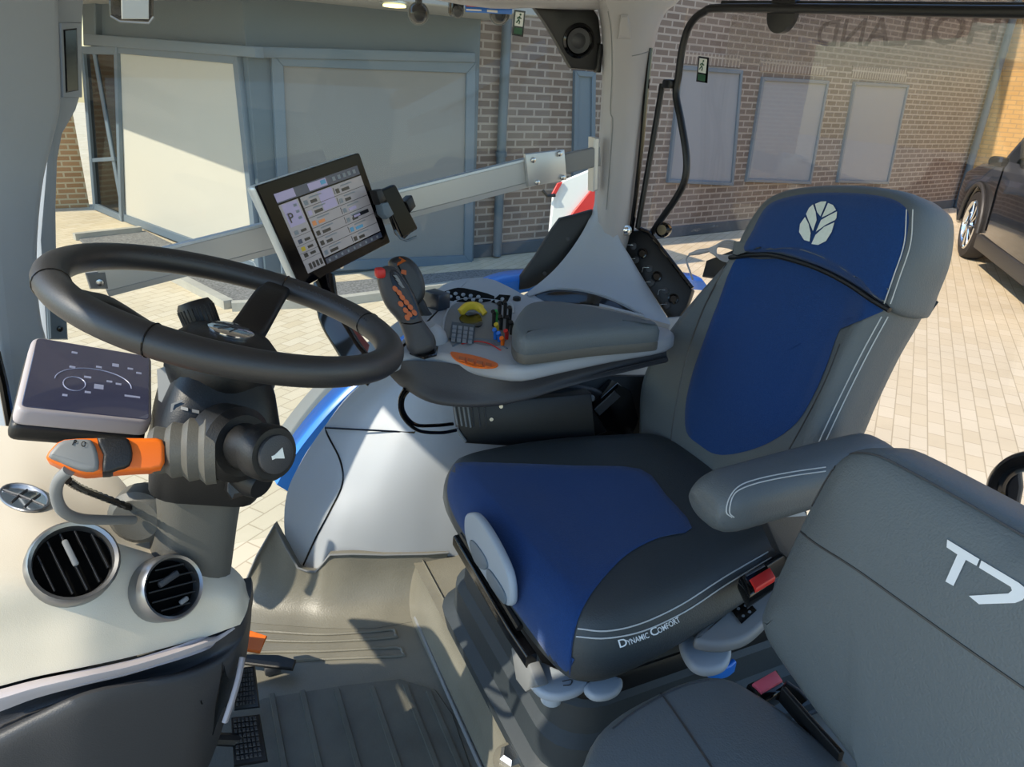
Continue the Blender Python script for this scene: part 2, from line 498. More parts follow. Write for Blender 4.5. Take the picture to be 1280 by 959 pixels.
# header beams above the bay windows
mk('trim_1', prism([wa.at(104, 42, .09), wa.at(318, 58, .09), wa.at(319, 72, .09), wa.at(106, 56, .09)], wa.n, .09, .01, 2), M['frame_pale'], kind='structure')
mk('trim_2', prism([wb.at(322, 58, .09), wb.at(594, 66, .09), wb.at(594, 78, .09), wb.at(322, 72, .09)], wb.n, .09, .01, 2), M['frame_pale'], kind='structure')
# soffit above
ztop = up_z = None
zs = wb.at(500, 14).z
s0 = wa.p(-1.2, 0, 1.25); s1 = wa.p(LA+.6, 0, 1.55); s2 = wb.p(wb.L+.1, 0, 1.0)
mk('ceiling_soffit', prism([V((q.x, q.y, zs)) for q in (s0, s1, s2, wb.p(wb.L+.1, 0, -.2), wa.p(LA, 0, -.5), wa.p(-1.2, 0, -.3))], (0, 0, -1), .25, .01, 1), M['soffit'], kind='structure')
r = cray(493, 3); dl = CAM+r*((zs-H)/r.z)
t = thing('downlight', 'round yellow downlight in the soffit above the wide shaded blind', 'light', dl)
mk('bezel', lathe([(.13, 0), (.13, -.02), (.1, -.03)], dl+V((0, 0, .01)), (0, 0, 1), 24), M['aluminium'], t)
mk('diffuser', lathe([(.1, -.02), (.1, -.035), (.05, -.04)], dl+V((0, 0, .0)), (0, 0, 1), 24), M['lamp_yellow'], t)
# brick return and glass door at the far left
wf = Wall(P(156, 277, z=G), P(112, 259, z=G))
t = thing('door_1', '', '', wf.a); t['kind'] = 'structure'
for a_, b_, o_ in (((103, 60), (146, 60), 0),):
    q = [wf.at(104, 58), wf.at(150, 58), wf.at(156, 277), wf.at(120, 261)]
    mk('glazing', prism(q, wf.n, .04, .004, 1), M['dark_glass'], t)
    inn = inset_loop(q, wf.n, .09)
    for i in range(4):
        mk('frame_bar', prism([p+wf.n*.04 for p in (q[i], q[(i+1) % 4], inn[(i+1) % 4], inn[i])], wf.n, .1, .006, 1), M['frame_pale'], t)
    mk('rail', prism([wf.at(114, 198, .03), wf.at(142, 196, .03), wf.at(143, 201, .03), wf.at(115, 203, .03)], wf.n, .05, .004, 1), M['frame_pale'], t)
wg = Wall(P(112, 259, z=G), P(40, 262, z=G))
M['orange_brick'] = wall_tex('orange_brick', '#a87f58', '#b88d63', '#cbb692', .23, .075, .012, dirs=(tuple(wg.u), (0, 0, 1)))
slab_wall('wall_far', wg, 0, 8, 0, TOP, M['orange_brick'])
mk('trim_3', prism([wf.at(102, 0, .05), wf.at(118, 0, .05), wf.at(119, 57, .05), wf.at(104, 57, .05)], wf.n, .2, .01, 1), M['frame_blue'], kind='structure')
# downpipes
def pipe(px0, px1, wl, r, label, zt=TOP-.3):
    a = wl.at(*px0, out=r+.03); b_ = wl.at(*px1, out=r+.03); a.z = G+.02
    t = thing('downpipe', label, 'downpipe', a)
    top = V((a.x, a.y, zt))
    mk('pipe', sweep([a, top], r, 14), M['frame_blue'], t)
    for k in (1.2, 3.0, 4.6): mk('clip', lathe([(r+.012, 0), (r+.012, .05)], V((a.x, a.y, G+k)), (0, 0, 1), 16), M['frame_blue'], t)
pipe((621, 318), (621, 318), wd, .055, 'grey-blue downpipe on the shaded brick wall beside the bay')
pipe((1202, 242), (1202, 242), wd, .07, 'grey-blue downpipe in the corner behind the black car')
# windows of the long brick wall, seen through the rear glass
win(5, wd, [(716, 88), (742, 90), (740, 330), (712, 330)], .06, M['frame_pale'])
win(6, wd, [(848, 82), (926, 88), (914, 232), (832, 228)], .05, M['rear_blind'])
win(7, wd, [(951, 96), (1034, 101), (1011, 230), (930, 227)], .05, M['rear_blind'])
win(8, wd, [(1066, 102), (1134, 106), (1108, 230), (1044, 228)], .05, M['rear_blind'])
for k, (a_, b_) in enumerate((((848, 64), (926, 70)), ((951, 74), (1034, 80)), ((1066, 82), (1134, 88)))):
    q = [wd.at(a_[0], a_[1], .012), wd.at(b_[0], b_[1], .012), wd.at(b_[0]-1, b_[1]+15, .012), wd.at(a_[0]-1, a_[1]+15, .012)]
    M['soldier'] = M.get('soldier') or wall_tex('soldier', '#786a60', '#82746a', '#a2978a', .075, .25, .012, dirs=(tuple(wd.u), (0, 0, 1)), offset=0)
    mk('trim_%d' % (10+k), prism(q, wd.n, .02, .003, 1), M['soldier'], kind='structure')
mk('baseboard_brick', prism([wd.p(-.1, 0, .03), wd.p(tend, 0, .03), wd.p(tend, .16, .03), wd.p(-.1, .16, .03)], wd.n, .04, .01, 1), mat('plinth', '#4a4f55', .8, noise=.1, nscale=5), kind='structure')
# gravel strip with concrete kerb at the foot of the bay
gp = [(95, 295), (182, 288), (333, 360), (592, 337), (700, 334), (760, 340), (600, 352), (480, 366), (420, 376), (285, 380), (205, 338), (120, 318)]
mk('gravel_strip', prism([P(x, y, z=G+.02) for x, y in gp], (0, 0, 1), .06, .01, 1), M['gravel'], kind='stuff', label='grey gravel strip along the foot of the building', cat='gravel')
def kerb(p, label):
    q = [P(x, y, z=G+.03) for x, y in p]
    mk('kerb', sweep(q, .05, sec=[(1, .9), (1, -.9), (-1, -.9), (-1, .9)], up=(0, 0, 1)), M['kerb'], label=label, cat='kerb', group='kerbs round the gravel')
kerb([(118, 320), (205, 340), (286, 382)], 'concrete kerb on the near left edge of the gravel strip')
kerb([(290, 384), (420, 378), (600, 354), (760, 341)], 'concrete kerb along the front edge of the gravel strip')
kerb([(93, 297), (176, 288)], 'dark concrete kerb at the far left end of the gravel strip')
# ------------------------------------------------------------------ black car
cw = P(1199, 321, z=G); cs = P(1300, 356, z=G+.33)
c1 = P(1228, 303, z=G+.33)
cu = (cs-c1); cu.z = 0; cu.normalize()
cn = V((cu.y, -cu.x, 0))
if cn.dot(CAM-cw) < 0: cn = -cn
SC = 1.3
def cp(a, z, o=0): return V((cw.x, cw.y, G))+(cu*a+UPV*z+cn*o)*SC
car = thing('car', 'black car parked on the pavers by the sunlit yellow brick wall', 'car', cp(1.2, 0, -.85))
R_ = .36
side = [(-.80, .45), (-.86, .62), (-.78, .86), (-.3, .98), (.45, 1.06), (1.15, 1.48), (1.7, 1.58), (2.7, 1.56), (3.3, 1.40), (3.55, 1.05), (3.6, .6), (3.5, .32)]
def arch(c, r, n=9): return [(c+r*cos(pi*k/(n-1)), .34+r*sin(pi*k/(n-1))) for k in range(n)]
prof = [(-.62, .28)]+side+arch(2.72, .44)+[(2.2, .24), (.5, .24)]+arch(0, .44)
mk('body', prism([cp(a, z, .0) for a, z in prof], cn, 1.75*SC, .06, 4), M['car_black'], car, ang=50)
for a in (0, 2.72):
    for o in (-.10, -1.62):
        wpt = cp(a, .36, o)
        wh = mk('wheel', lathe([(a*SC, b_*SC) for a, b_ in [(.2, -.1), (.33, -.1), (.36, -.06), (.365, 0), (.36, .06), (.34, .1), (.27, .105), (.25, .08), (.25, .0)]], wpt, cn, 36, cap=False), M['tyre'], car)
        if o > -1:
            mk('rim', join(lathe([(a*SC, b_*SC) for a, b_ in [(.265, .10), (.25, .112), (.235, .09), (.235, .03)]], wpt, cn, 36, cap=False), lathe([(a*SC, b_*SC) for a, b_ in [(.0, .105), (.05, .105), (.06, .08)]], wpt, cn, 16)), M['chrome'], wh)
            e1, e2, _ = basis(cn)
            sp = []
            for k in range(10):
                an = 2*pi*k/10
                d1 = e1*cos(an)+e2*sin(an); d2 = e1*cos(an+.12)+e2*sin(an+.12)
                sp.append(sweep([wpt+(d1*.05+cn*.095)*SC, wpt+(d1*.15+cn*.09)*SC, wpt+(d2*.25+cn*.085)*SC], [.016, .012, .016], 6))
            mk('spokes', join(*sp), M['chrome'], wh)
            mk('hub_well', lathe([(.23*SC, .0), (.0, .0)], wpt, cn, 24, cap=False), M['gloss_black'], wh)
mk('sill_trim', prism([cp(a, z, .025) for a, z in ((.5, .34), (2.2, .34), (2.2, .2), (.5, .2))], cn, .1, .02, 2), M['car_trim'], car)
for c in (0, 2.72):
    mk('arch_trim', sweep([cp(c+.45*cos(pi*k/14), .34+.45*sin(pi*k/14), .012) for k in range(15)], .028, 8), M['car_trim'], car)
mk('side_window', prism([cp(a, z, .004) for a, z in ((.62, 1.08), (1.2, 1.42), (1.7, 1.5), (2.7, 1.49), (3.15, 1.36), (3.3, 1.1))], cn, .03, .005, 1), M['dark_glass'], car)
mk('door_line', sweep([cp(.62, 1.06, .002), cp(.6, .8, .002), cp(.66, .4, .002)], .006, 5), M['gloss_black'], car)
mk('headlamp', rbox(cp(-.66, .82, -.12), (.2, .2, .12), .05), M['chrome'], car)
mk('door_mirror', rbox(cp(.85, 1.08, .12), (.16, .2, .13), .05), M['gloss_black'], car)
# small things outside
# ------------------------------------------------------------------ cab shell
YW = 1.46
# floor with its turned-up right edge
rowsF = []
xs = [-.9, -.3, 0, .12, .25, .38]
def frow(fn): return [V(fn(x)) for x in xs]
rowsF = [frow(lambda x: (x, -.12, 0)), frow(lambda x: (x, .5, 0)), frow(lambda x: (x, .9, 0)), frow(lambda x: (x, 1.12, 0)),
         frow(lambda x: (x, 1.20+.05*max(0, .3-x), 0)), frow(lambda x: (x, 1.30+.06*max(0, .3-x), 0))]
fl = patch(rowsF, 5, 5); FLB = bvh_of(fl)
mk('floor', thick(fl, .02), M['rubber_moulding'], kind='structure')
# turned-up edge of the floor below the wheel-arch panel
T_ = [(282, 790, 1.37), (300, 742, 1.375), (320, 696, 1.378), (343, 655, 1.378), (357, 683, 1.355), (372, 709, 1.332), (383, 713, 1.322), (394, 714, 1.315), (403, 704, 1.305), (412, 693, 1.298), (440, 692, 1.285), (480, 693, 1.272), (534, 692, 1.25), (560, 690, 1.245)]
B_ = [(262, 770), (286, 774), (306, 777), (325, 779.5), (338, 780.5), (352, 781.5), (364, 782.5), (376, 783.5), (388, 784.2), (400, 785), (430, 786), (470, 785), (517, 777), (545, 770)]
fr = [[] for k in range(9)]
for (x, y, yy), (bx, by) in zip(T_, B_):
    t_ = P(x, y, Y=yy); b_ = P(bx, by, z=.001); c_ = V((t_.x*.6+b_.x*.4, t_.y-.01, .004))
    for k in range(9):
        u = k/8; fr[k].append(b_*(1-u)**2+c_*2*u*(1-u)+t_*u*u)
mk('floor_flange', thick(skin(fr, False, False, False), .015), M['rubber_moulding'], kind='structure', ang=50)
mk('trim_flange', sweep([p+V((0, -.003, 0)) for p in fr[8]], .0025, 6), M['tag_grey'], kind='structure')
# ribbed mat in the middle of the floor
t = thing('floor_mat', 'dark ribbed rubber mat on the cab floor before the seat', 'floor mat', (0, .7, 0))
mo = [P(352, 862, z=.006), P(490, 853, z=.006), P(540, 862, z=.006), P(566, 890, z=.006)]
mo = [V((-.25, 1.02, .006)), P(330, 872, z=.006), P(430, 856, z=.006), P(500, 848, z=.006), P(545, 862, z=.006), P(566, 893, z=.006), V((.335, .6, .006)), V((.335, .0, .006)), V((-.25, .0, .006))]
mk('pad', prism(mo, (0, 0, 1), .006, .002, 1), M['rubber_mat'], t)
for k in range(6):
    x = -.06+.066*k
    p0 = [P(340, 862, z=.007), P(378, 858, z=.007), P(420, 855, z=.007), P(464, 853, z=.007), P(505, 850, z=.007), P(534, 858, z=.007)][k]
    mk('rib', sweep([V((p0.x-.002, p0.y-.012, .0065)), V((p0.x-.005, .6, .0065)), V((p0.x-.005, .05, .0065))], .004, sec=[(.9, 1), (.9, -1), (-.5, -1.4), (-.5, 1.4)], up=(0, 0, 1)), M['rubber_mat'], t)
# raised groove loops along the right edge of the floor
for nm, pts in (('a', [(318, 790), (400, 794), (470, 790), (491, 788), (494, 794), (488, 798), (400, 803), (318, 800)]), ('b', [(318, 817), (400, 815), (480, 811), (499, 811), (503, 817), (496, 821), (400, 825), (318, 828)])):
    q = [cast(FLB, x, y, .0) for x, y in crom2(pts, 5, True)]
    mk('trim_groove', sweep([p+V((0, 0, .001)) for p in q], .0035, 6, True), M['rubber_moulding'], kind='structure')
# seat plinth: the step the seat stands on
pl = [[V((x, y, z)) for y in (1.30, 1.17, .9, .6, .1, -.1)] for x, z in ((.365, .0), (.372, .02), (.395, .085), (.41, .095), (.6, .095), (1.15, .095))]
mk('floor_step', thick(patch(pl, 4, 3), .02), M['rubber_moulding'], kind='structure', ang=30)
mk('trim_edge', sweep([P(519, 772, z=.012), P(560, 868, z=.01), P(602, 962, z=.01), P(640, 1050, z=.01)], .004, 8), M['tag_grey'], kind='structure')
sl_ = thing('slot_cover', 'dark slot cover strip on the step beside the seat bellows', 'slot cover', P(540, 745, z=.07))
mk('strip', prism([P(529, 723, z=.072), P(535, 722, z=.075), P(553, 760, z=.075), P(548, 764, z=.072)], (-.7, 0, .7), .012, .002, 1), M['black_plastic'], sl_)
mk('clip', rbox(P(550, 768, z=.075), (.008, .014, .01), .002), M['tag_grey'], sl_)
# right wall: wheel-arch panel
G0 = [[(374, 745, 1.362), (386, 745, 1.352), (397, 740, 1.315), (420, 735, 1.30), (480, 735, 1.275), (535, 730, 1.255), (640, 720, 1.23), (900, 700, 1.2)],
      [(357, 678, 1.374), (376, 676, 1.362), (410, 665, 1.335), (440, 655, 1.315), (485, 652, 1.285), (540, 650, 1.26), (640, 640, 1.23), (900, 630, 1.2)],
      [(358, 620, 1.395), (385, 618, 1.385), (420, 612, 1.37), (448, 605, 1.345), (490, 600, 1.30), (550, 595, 1.27), (660, 590, 1.24), (900, 580, 1.21)],
      [(378, 575, 1.42), (400, 572, 1.415), (432, 566, 1.40), (460, 560, 1.37), (505, 552, 1.32), (565, 548, 1.285), (680, 540, 1.25), (900, 530, 1.22)],
      [(408, 530, 1.445), (428, 526, 1.44), (455, 520, 1.425), (485, 512, 1.39), (530, 504, 1.34), (590, 500, 1.30), (700, 495, 1.265), (900, 485, 1.23)],
      [(445, 487, 1.46), (465, 483, 1.455), (495, 476, 1.44), (525, 468, 1.41), (565, 460, 1.36), (620, 455, 1.32), (720, 450, 1.28), (900, 440, 1.25)],
      [(520, 425, 1.47), (540, 422, 1.46), (570, 415, 1.45), (600, 410, 1.42), (640, 405, 1.38), (690, 402, 1.34), (780, 400, 1.30), (900, 395, 1.26)]]
arch_vf = patch([[P(x, y, Y=yy) for x, y, yy in r] for r in G0], 6, 6)
ARCHB = bvh_of(arch_vf)
mk('wall_right', thick(arch_vf, .03), M['shell_grey'], kind='structure')
mk('trim_seam', line_decal([(402, 511), (408, 540), (425, 575), (428, 605), (412, 640), (395, 672), (379, 707)], ARCHB, .0022, .0), M['gloss_black'], kind='structure')
# corner quarter panel under the rear pillar
Q0 = [[(640, 378, 1.42), (690, 382, 1.38), (740, 380, 1.34), (795, 394, 1.29), (838, 406, 1.25)],
      [(652, 371, 1.45), (700, 364, 1.42), (750, 362, 1.38), (795, 378, 1.33), (836, 400, 1.28)],
      [(692, 338, 1.48), (722, 335, 1.455), (760, 338, 1.42), (795, 352, 1.39), (821, 376, 1.36)],
      [(722, 300, 1.50), (740, 298, 1.475), (766, 304, 1.45), (785, 318, 1.435), (799, 340, 1.43)],
      [(741, 262, 1.52), (752, 266, 1.49), (768, 280, 1.465), (775, 298, 1.46), (781, 312, 1.47)],
      [(744, 230, 1.53), (754, 236, 1.50), (770, 250, 1.475), (776, 270, 1.475), (779, 288, 1.49)]]
qp = patch([[P(x, y, Y=yy) for x, y, yy in r] for r in Q0], 6, 6)
mk('wall_corner', thick(qp, .03), M['shell_grey'], kind='structure')
# dark recess above the armrest
t = thing('storage_recess', 'black oval storage recess behind the armrest pad', 'storage tray', P(760, 372, Y=1.33))
QB = bvh_of(qp)
mk('recess', decal([(668, 369), (690, 363), (722, 364), (752, 371), (784, 385), (810, 402), (780, 400), (740, 394), (700, 384)], QB, .003, 4, 12), M['gloss_black'], t)
mk('lip', sweep([cast(QB, x, y, .003) for x, y in crom2([(660, 370), (690, 361), (722, 361), (755, 369), (788, 384), (816, 404)], 5, False)], .004, 8), M['shell_grey'], t)
# rear pillar
def ring(y, L, Cc, Rr, yl=1.53, yc=1.455, yr=1.50, yb=1.62):
    a = P(L, y, Y=yl); c = P(Cc, y, Y=yc); c2 = P(Cc+(Rr-Cc)*.5, y, Y=yc+.003); r_ = P(Rr, y, Y=yr)
    return [a, P(L+6, y, Y=yc+.03), P(L+14, y, Y=yc+.012), c, c2, P(Rr-5, y, Y=yr-.022), r_, V((r_.x+.03, yb, r_.z)), V((a.x+.075, yb, a.z))]
rg = [ring(-60, 742, 790, 905), ring(0, 744, 786, 850), ring(15, 748, 785, 833), ring(40, 752, 784, 822), ring(90, 753, 783, 813), ring(150, 750, 780, 806), ring(220, 746, 775, 799), ring(285, 742, 768, 791), ring(322, 742, 764, 785)]
cols = [crom([r[j] for r in rg], 5) for j in range(9)]
mk('trim_pillar', skin([[cols[j][i] for j in range(9)] for i in range(len(cols[0]))]), M['pillar_grey'], kind='structure', ang=45)
PILB = bvh_of(skin([[cols[j][i] for j in range(9)] for i in range(len(cols[0]))]))
t = thing('pillar_cover', 'small tapered grey cover set in the top of the rear pillar', 'cover', cast(PILB, 780, 46))
mk('plate', decal([(776, 18), (785, 18), (788, 30), (789, 49), (772, 49), (774, 30)], PILB, .006, 0, 5), M['pillar_grey'], t)
mk('trim_crease', line_decal([(760, 14), (764, 40), (765, 90), (763, 138), (766, 152), (763, 200), (758, 262)], PILB, .0014, .0004), M['tag_grey'], kind='structure')
mk('trim_joint', line_decal([(790, 70), (800, 68), (812, 64)], PILB, .0010, .0004), M['tag_grey'], kind='structure')
# front pillar at the left
fp = [[(-90, -40), (75, -40), (78, 60), (79, 130), (70, 175), (58, 225), (51, 290), (50, 350), (55, 400), (62, 430), (66, 480), (40, 640), (-90, 640)]]
o_ = (-.28, 1.30, .8); n_ = V((.55, -.83, .05)).normalized()
mk('trim_pillar_front', prism([PP(x, y, o_, n_) for x, y in crom2(fp[0][1:11], 4, False)]+[PP(40, 620, o_, n_), PP(22, 620, o_, n_), PP(12, 530, o_, n_), PP(-2, 450, o_, n_), PP(-22, 340, o_, n_), PP(-40, 200, o_, n_), PP(-50, -60, o_, n_)], n_, .05, .012, 3), M['front_pillar_grey'], kind='structure')
o2 = V(o_)-n_*.055
lin_ = [(60, -40), (108, -40), (105, 40), (105, 112), (97, 138), (80, 168), (74, 200), (72, 260), (73, 330), (76, 400), (78, 425), (58, 425), (50, 300), (60, 180)]
mk('trim_pillar_liner', prism([PP(x, y, o2, n_) for x, y in lin_], n_, .05, .008, 2), M['front_pillar_grey'], kind='structure')
t = thing('pillar_display', 'narrow dark readout set in the front pillar trim', 'display', PP(90, 75, o2, n_))
mk('bezel', prism([PP(x, y, o2+n_*.006, n_) for x, y in ((76, 28), (103, 28), (104, 122), (79, 122))], n_, .012, .004, 2), M['front_pillar_grey'], t)
mk('screen', prism([PP(x, y, o2+n_*.008, n_) for x, y in ((80, 37), (97, 35), (99, 113), (83, 116))], n_, .008, .002, 1), M['gloss_black'], t)
t = thing('hinge_plate', 'grey screwed metal plate at the foot of the front pillar', 'plate', PP(70, 415, o2, n_))
mk('plate', prism([PP(x, y, o2+n_*.004, n_) for x, y in ((60, 383), (84, 390), (86, 425), (62, 425))], n_, .01, .003, 1), M['frame_pale'], t)
mk('screw', lathe([(.005, 0), (.005, .004), (.002, .005)], PP(74, 411, o2+n_*.003, n_), n_, 12), M['gloss_black'], t)
# front edge of the pillar lower left: black seal
mk('trim_seal', sweep([PP(x, y, V(o_)+n_*.02, n_) for x, y in ((-6, 440), (4, 480), (12, 525), (18, 560))], .007, 8), M['gloss_black'], kind='structure')
# roof: headliner, right rail, rear header
zr = P(680, 6, Y=1.5).z
mk('ceiling', rbox((.27, .78, zr+.24), (1.80, 1.72, .08), .02), M['pillar_grey'], kind='structure')
rr = [[P(x, y, Y=1.47+dy) for x, y in ((420, -26), (560, -4), (640, 3), (700, 5), (750, 9))] for dy in (0,)]
ra = [P(300, -60, Y=1.5), P(590, 1, Y=1.5), P(680, 5, Y=1.5), P(748, 8, Y=1.5), P(800, 4, Y=1.5)]
mk('ceiling_rail', sweep([p+V((0, .03, .035)) for p in crom(ra, 4)], .04, sec=rrect(2, 1.9, .5), up=(0, 0, 1)), M['pillar_grey'], kind='structure')
XR = 1.10
rhead = [V((XR-.1, 1.5, zr+.09)), V((XR-.02, 1.4, zr+.12)), V((XR, 1.0, zr+.15)), V((XR, 0, zr+.15)), V((XR, -.2, zr+.15))]
mk('ceiling_header', sweep(rhead, .05, sec=rrect(2, 2, .6), up=(0, 0, 1)), M['pillar_grey'], kind='structure')
# speaker corner panel
o3 = P(720, 50, Y=1.545); n3 = V((-.25, -.96, -.05)).normalized()
sp_ = [(664, 5), (700, 9), (742, 10), (749, 22), (752, 50), (752, 90), (714, 86), (709, 78), (695, 52), (680, 27)]
t = thing('corner_speaker', 'black corner panel with a round speaker at the pillar top', 'speaker', PP(715, 86, o3, n3))
mk('panel', prism([PP(x, y, o3, n3) for x, y in sp_], n3, .03, .006, 2), M['black_plastic'], t)
sc = PP(723, 51, o3, n3)
mk('speaker_ring', lathe([(.036, 0), (.036, .006), (.031, .009), (.028, .004), (.024, .001)], sc, n3, 32, cap=False), M['gloss_black'], t)
mk('cone', lathe([(.026, .004), (.016, .0015), (.009, .006), (.0, .008)], sc, n3, 28, cap=False), M['dark_plastic'], t)
mk('side_clip', rbox(PP(748, 73, o3, n3), (.012, .02, .06), .004), M['black_plastic'], t)
# black pillar-foot cover on the side window
o4 = P(700, 310, Y=1.53); n4 = V((-.35, -.92, .12)).normalized()
t = thing('window_foot_cover', 'black screwed cover panel along the side window foot, left of the pillar', 'cover panel', PP(655, 362, o4, n4))
mk('panel', prism([PP(x, y, o4, n4) for x, y in [(649, 363), (650, 346), (668, 322), (689, 288), (700, 273), (720, 268), (741, 262), (741, 277), (724, 303), (702, 334), (682, 352), (662, 361)]], n4, .03, .006, 2), M['black_plastic'], t)
for x, y in ((710, 299), (681, 342)):
    mk('screw', lathe([(.005, -.002), (.005, .002), (.002, .003)], PP(x, y, o4, n4), n4, 12), M['dark_plastic'], t)
# rear socket panel
o5 = P(820, 340, Y=1.40); n5 = V((-.75, -.55, .38)).normalized()
t = thing('socket_panel', 'black sloping socket panel with round outlets below the rear pillar', 'socket panel', PP(840, 396, o5, n5))
mk('panel', prism([PP(x, y, o5, n5) for x, y in ((779, 312), (778, 298), (790, 288), (800, 287), (812, 292), (866, 362), (858, 385), (846, 400), (834, 397))], n5, .03, .006, 2), M['black_plastic'], t)
for x, y in ((803, 317), (821, 346), (842, 374)):
    s_ = mk('outlet', lathe([(.013, 0), (.013, .005), (.010, .006), (.008, .002)], PP(x, y, o5, n5), n5, 18), M['gloss_black'], t)
for x, y in ((792, 308), (795, 325), (812, 336), (814, 354), (832, 364), (834, 382)):
    mk('socket', lathe([(.0085, 0), (.0085, .003), (.006, .004)], PP(x, y, o5, n5), n5, 16), M['dark_plastic'], t)
    mk('cap_strap', sweep([PP(x-9, y+5, o5, n5)+n5*.004, PP(x-7, y-1, o5, n5)+n5*.008, PP(x, y-1, o5, n5)+n5*.006], .0009, 6), M['steel'], t)
mk('edge_rim', sweep([PP(x, y, o5, n5)+n5*.004 for x, y in ((797, 285), (812, 291), (840, 327), (866, 361))], .005, 8), M['gloss_black'], t)
t = thing('pillar_bolt', 'small chrome bolt at the foot of the rear pillar', 'bolt', P(783, 288, Y=1.455))
mk('head', lathe([(.009, 0), (.009, .006), (.006, .008)], P(783, 288, Y=1.46), (-.4, -.9, .1), 6), M['chrome'], t)
mk('washer', lathe([(.013, -.003), (.013, .001), (.009, .002)], P(783, 288, Y=1.46), (-.4, -.9, .1), 18), M['steel'], t)
# side window pane
t = thing('window_1', '', '', (.3, 1.56, 0)); t['kind'] = 'structure'
mk('pane', rbox((.36, 1.575, .66), (1.28, .006, 1.28), .002), M['pane'], t)
# rear window: pane, bent frame tube, strut, latch
t = thing('window_2', '', '', (XR, .8, .1)); t['kind'] = 'structure'
n6 = V((-1, 0, .0))
pa = [(846, 15), (1280, 15), (1500, 30), (1500, 500), (1280, 560), (1060, 560), (860, 470), (812, 300), (846, 215), (836, 125)]
XP = XR+.03
mk('pane', prism([P(x, y, X=XP) for x, y in ((858, 10), (1420, 16), (1420, 780), (1040, 650), (880, 480), (806, 300))], n6, .006, .001, 1), M['rear_pane'], t)
ft = [P(x, y, X=XR-.02) for x, y in crom2([(1450, 14), (1280, 15), (1080, 12), (910, 10), (880, 15), (862, 32), (853, 60), (848, 95), (845, 118), (851, 150), (858, 195), (856, 225), (845, 248), (826, 275), (816, 290)], 5, False)]
mk('frame_tube', sweep(ft, .0085, 10), M['black_plastic'], t)
mk('frame_head', sweep([P(x, y, X=XR-.005) for x, y in ((1450, 10), (1280, 11), (1080, 8), (905, 6))], .0075, sec=rrect(2, 2.4, .3), up=(0, 0, 1)), M['black_plastic'], t)
st = mk('strut', sweep([P(828, 105, X=XR-.03), P(812, 200, X=XR-.05), P(797, 285, X=XR-.06)], .007, 10), M['black_plastic'], t)
mk('pivot', rbox(P(836, 105, X=XR-.03), (.02, .03, .02), .005), M['black_plastic'], st)
k_ = P(832, 287, X=XR-.02)
lt = mk('latch', lathe([(.016, 0), (.018, .006), (.018, .02), (.012, .026)], k_, (-.8, -.5, .1), 20), M['gloss_black'], t)
mk('latch_arm', sweep([P(822, 290, X=XR-.025), k_], .007, 8), M['chrome'], lt)
mk('seal', sweep([P(x, y, X=1.02+.0*y) for x, y in ((813, 60), (808, 110), (802, 180), (795, 245), (789, 290))], .006, 8), M['gloss_black'], t)
hk = P(980, 24, X=XR-.01)
mk('head_catch', lathe([(.036, 0), (.036, .012), (.02, .016)], P(982, 16, X=XR-.005), (-1, 0, 0), 24), M['black_plastic'], t)
# mirrored sign reflected in the rear glass, painted as letters and a band
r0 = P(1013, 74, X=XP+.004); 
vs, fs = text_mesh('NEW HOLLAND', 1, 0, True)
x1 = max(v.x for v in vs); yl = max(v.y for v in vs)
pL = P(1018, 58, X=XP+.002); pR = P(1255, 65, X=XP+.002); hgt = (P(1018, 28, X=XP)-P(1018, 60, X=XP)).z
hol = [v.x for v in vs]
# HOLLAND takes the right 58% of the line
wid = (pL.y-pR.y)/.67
mk('lettering', ([V((XP+.003, pL.y-(x1-v.x)/x1*wid, pL.z+v.y/yl*hgt)) for v in vs], fs), M['reflection_letter'], t, flat=True)
mk('reflection_band', prism([V((XP+.006, pL.y+.25, pL.z-.035)), V((XP+.006, pL.y-1.2, pL.z-.035)), V((XP+.006, pL.y-1.2, pL.z+hgt+.03)), V((XP+.006, pL.y+.25, pL.z+hgt+.03))], (1, 0, 0), .001, .0003, 1), M['reflection_tint'], t)
# exit stickers
def exit_sticker(px, lab, **kw):
    q = [P(x, y, **kw) for x, y in px]
    n = (q[1]-q[0]).cross(q[3]-q[0]).normalized()
    if n.dot(CAM-q[0]) < 0: n = -n
    t = thing('exit_sticker', lab, 'sticker', q[2], 'emergency exit stickers')
    mk('backing', prism(q, n, .001, .0003, 1), M['gloss_black'], t)
    def L(u, v): return q[0]+(q[1]-q[0])*u+(q[3]-q[0])*v+n*.0006
    mk('white_panel', prism([L(.14, .07), L(.86, .07), L(.86, .62), L(.14, .62)], n, .0012, .0003, 1), M['sticker_white'], t)
    mk('green_panel', prism([L(.14, .68), L(.86, .68), L(.86, .93), L(.14, .93)], n, .0012, .0003, 1), M['exit_green'], t)
    fig = [sweep([L(a, b_)+n*.0008 for a, b_ in s], .0012, 5) for s in ([(.52, .22), (.45, .36)], [(.45, .36), (.55, .44), (.5, .54)], [(.45, .36), (.33, .45), (.24, .5)], [(.5, .26), (.66, .32)], [(.5, .26), (.36, .28), (.3, .34)])]
    fig.append(lathe([(.0022, 0), (.0022, .001)], L(.56, .16), n, 10))
    mk('running_figure', join(*fig), M['exit_green'], t)
exit_sticker([(643, 12), (657, 14), (654, 46), (640, 44)], 'emergency exit sticker on the side window, left of the speaker panel', Y=1.57)
exit_sticker([(873, 70), (886, 72), (884, 104), (870, 102)], 'emergency exit sticker on the rear window', X=XP-.008)
t = thing('blue_sticker', 'blue and orange warning sticker at the top of the side window', 'sticker', P(610, 18, Y=1.57))
q = [P(x, y, Y=1.57) for x, y in ((581, 2), (641, 6), (640, 18), (582, 15))]
mk('backing', prism(q, (0, -1, 0), .001, .0003, 1), M['bright_blue'], t)
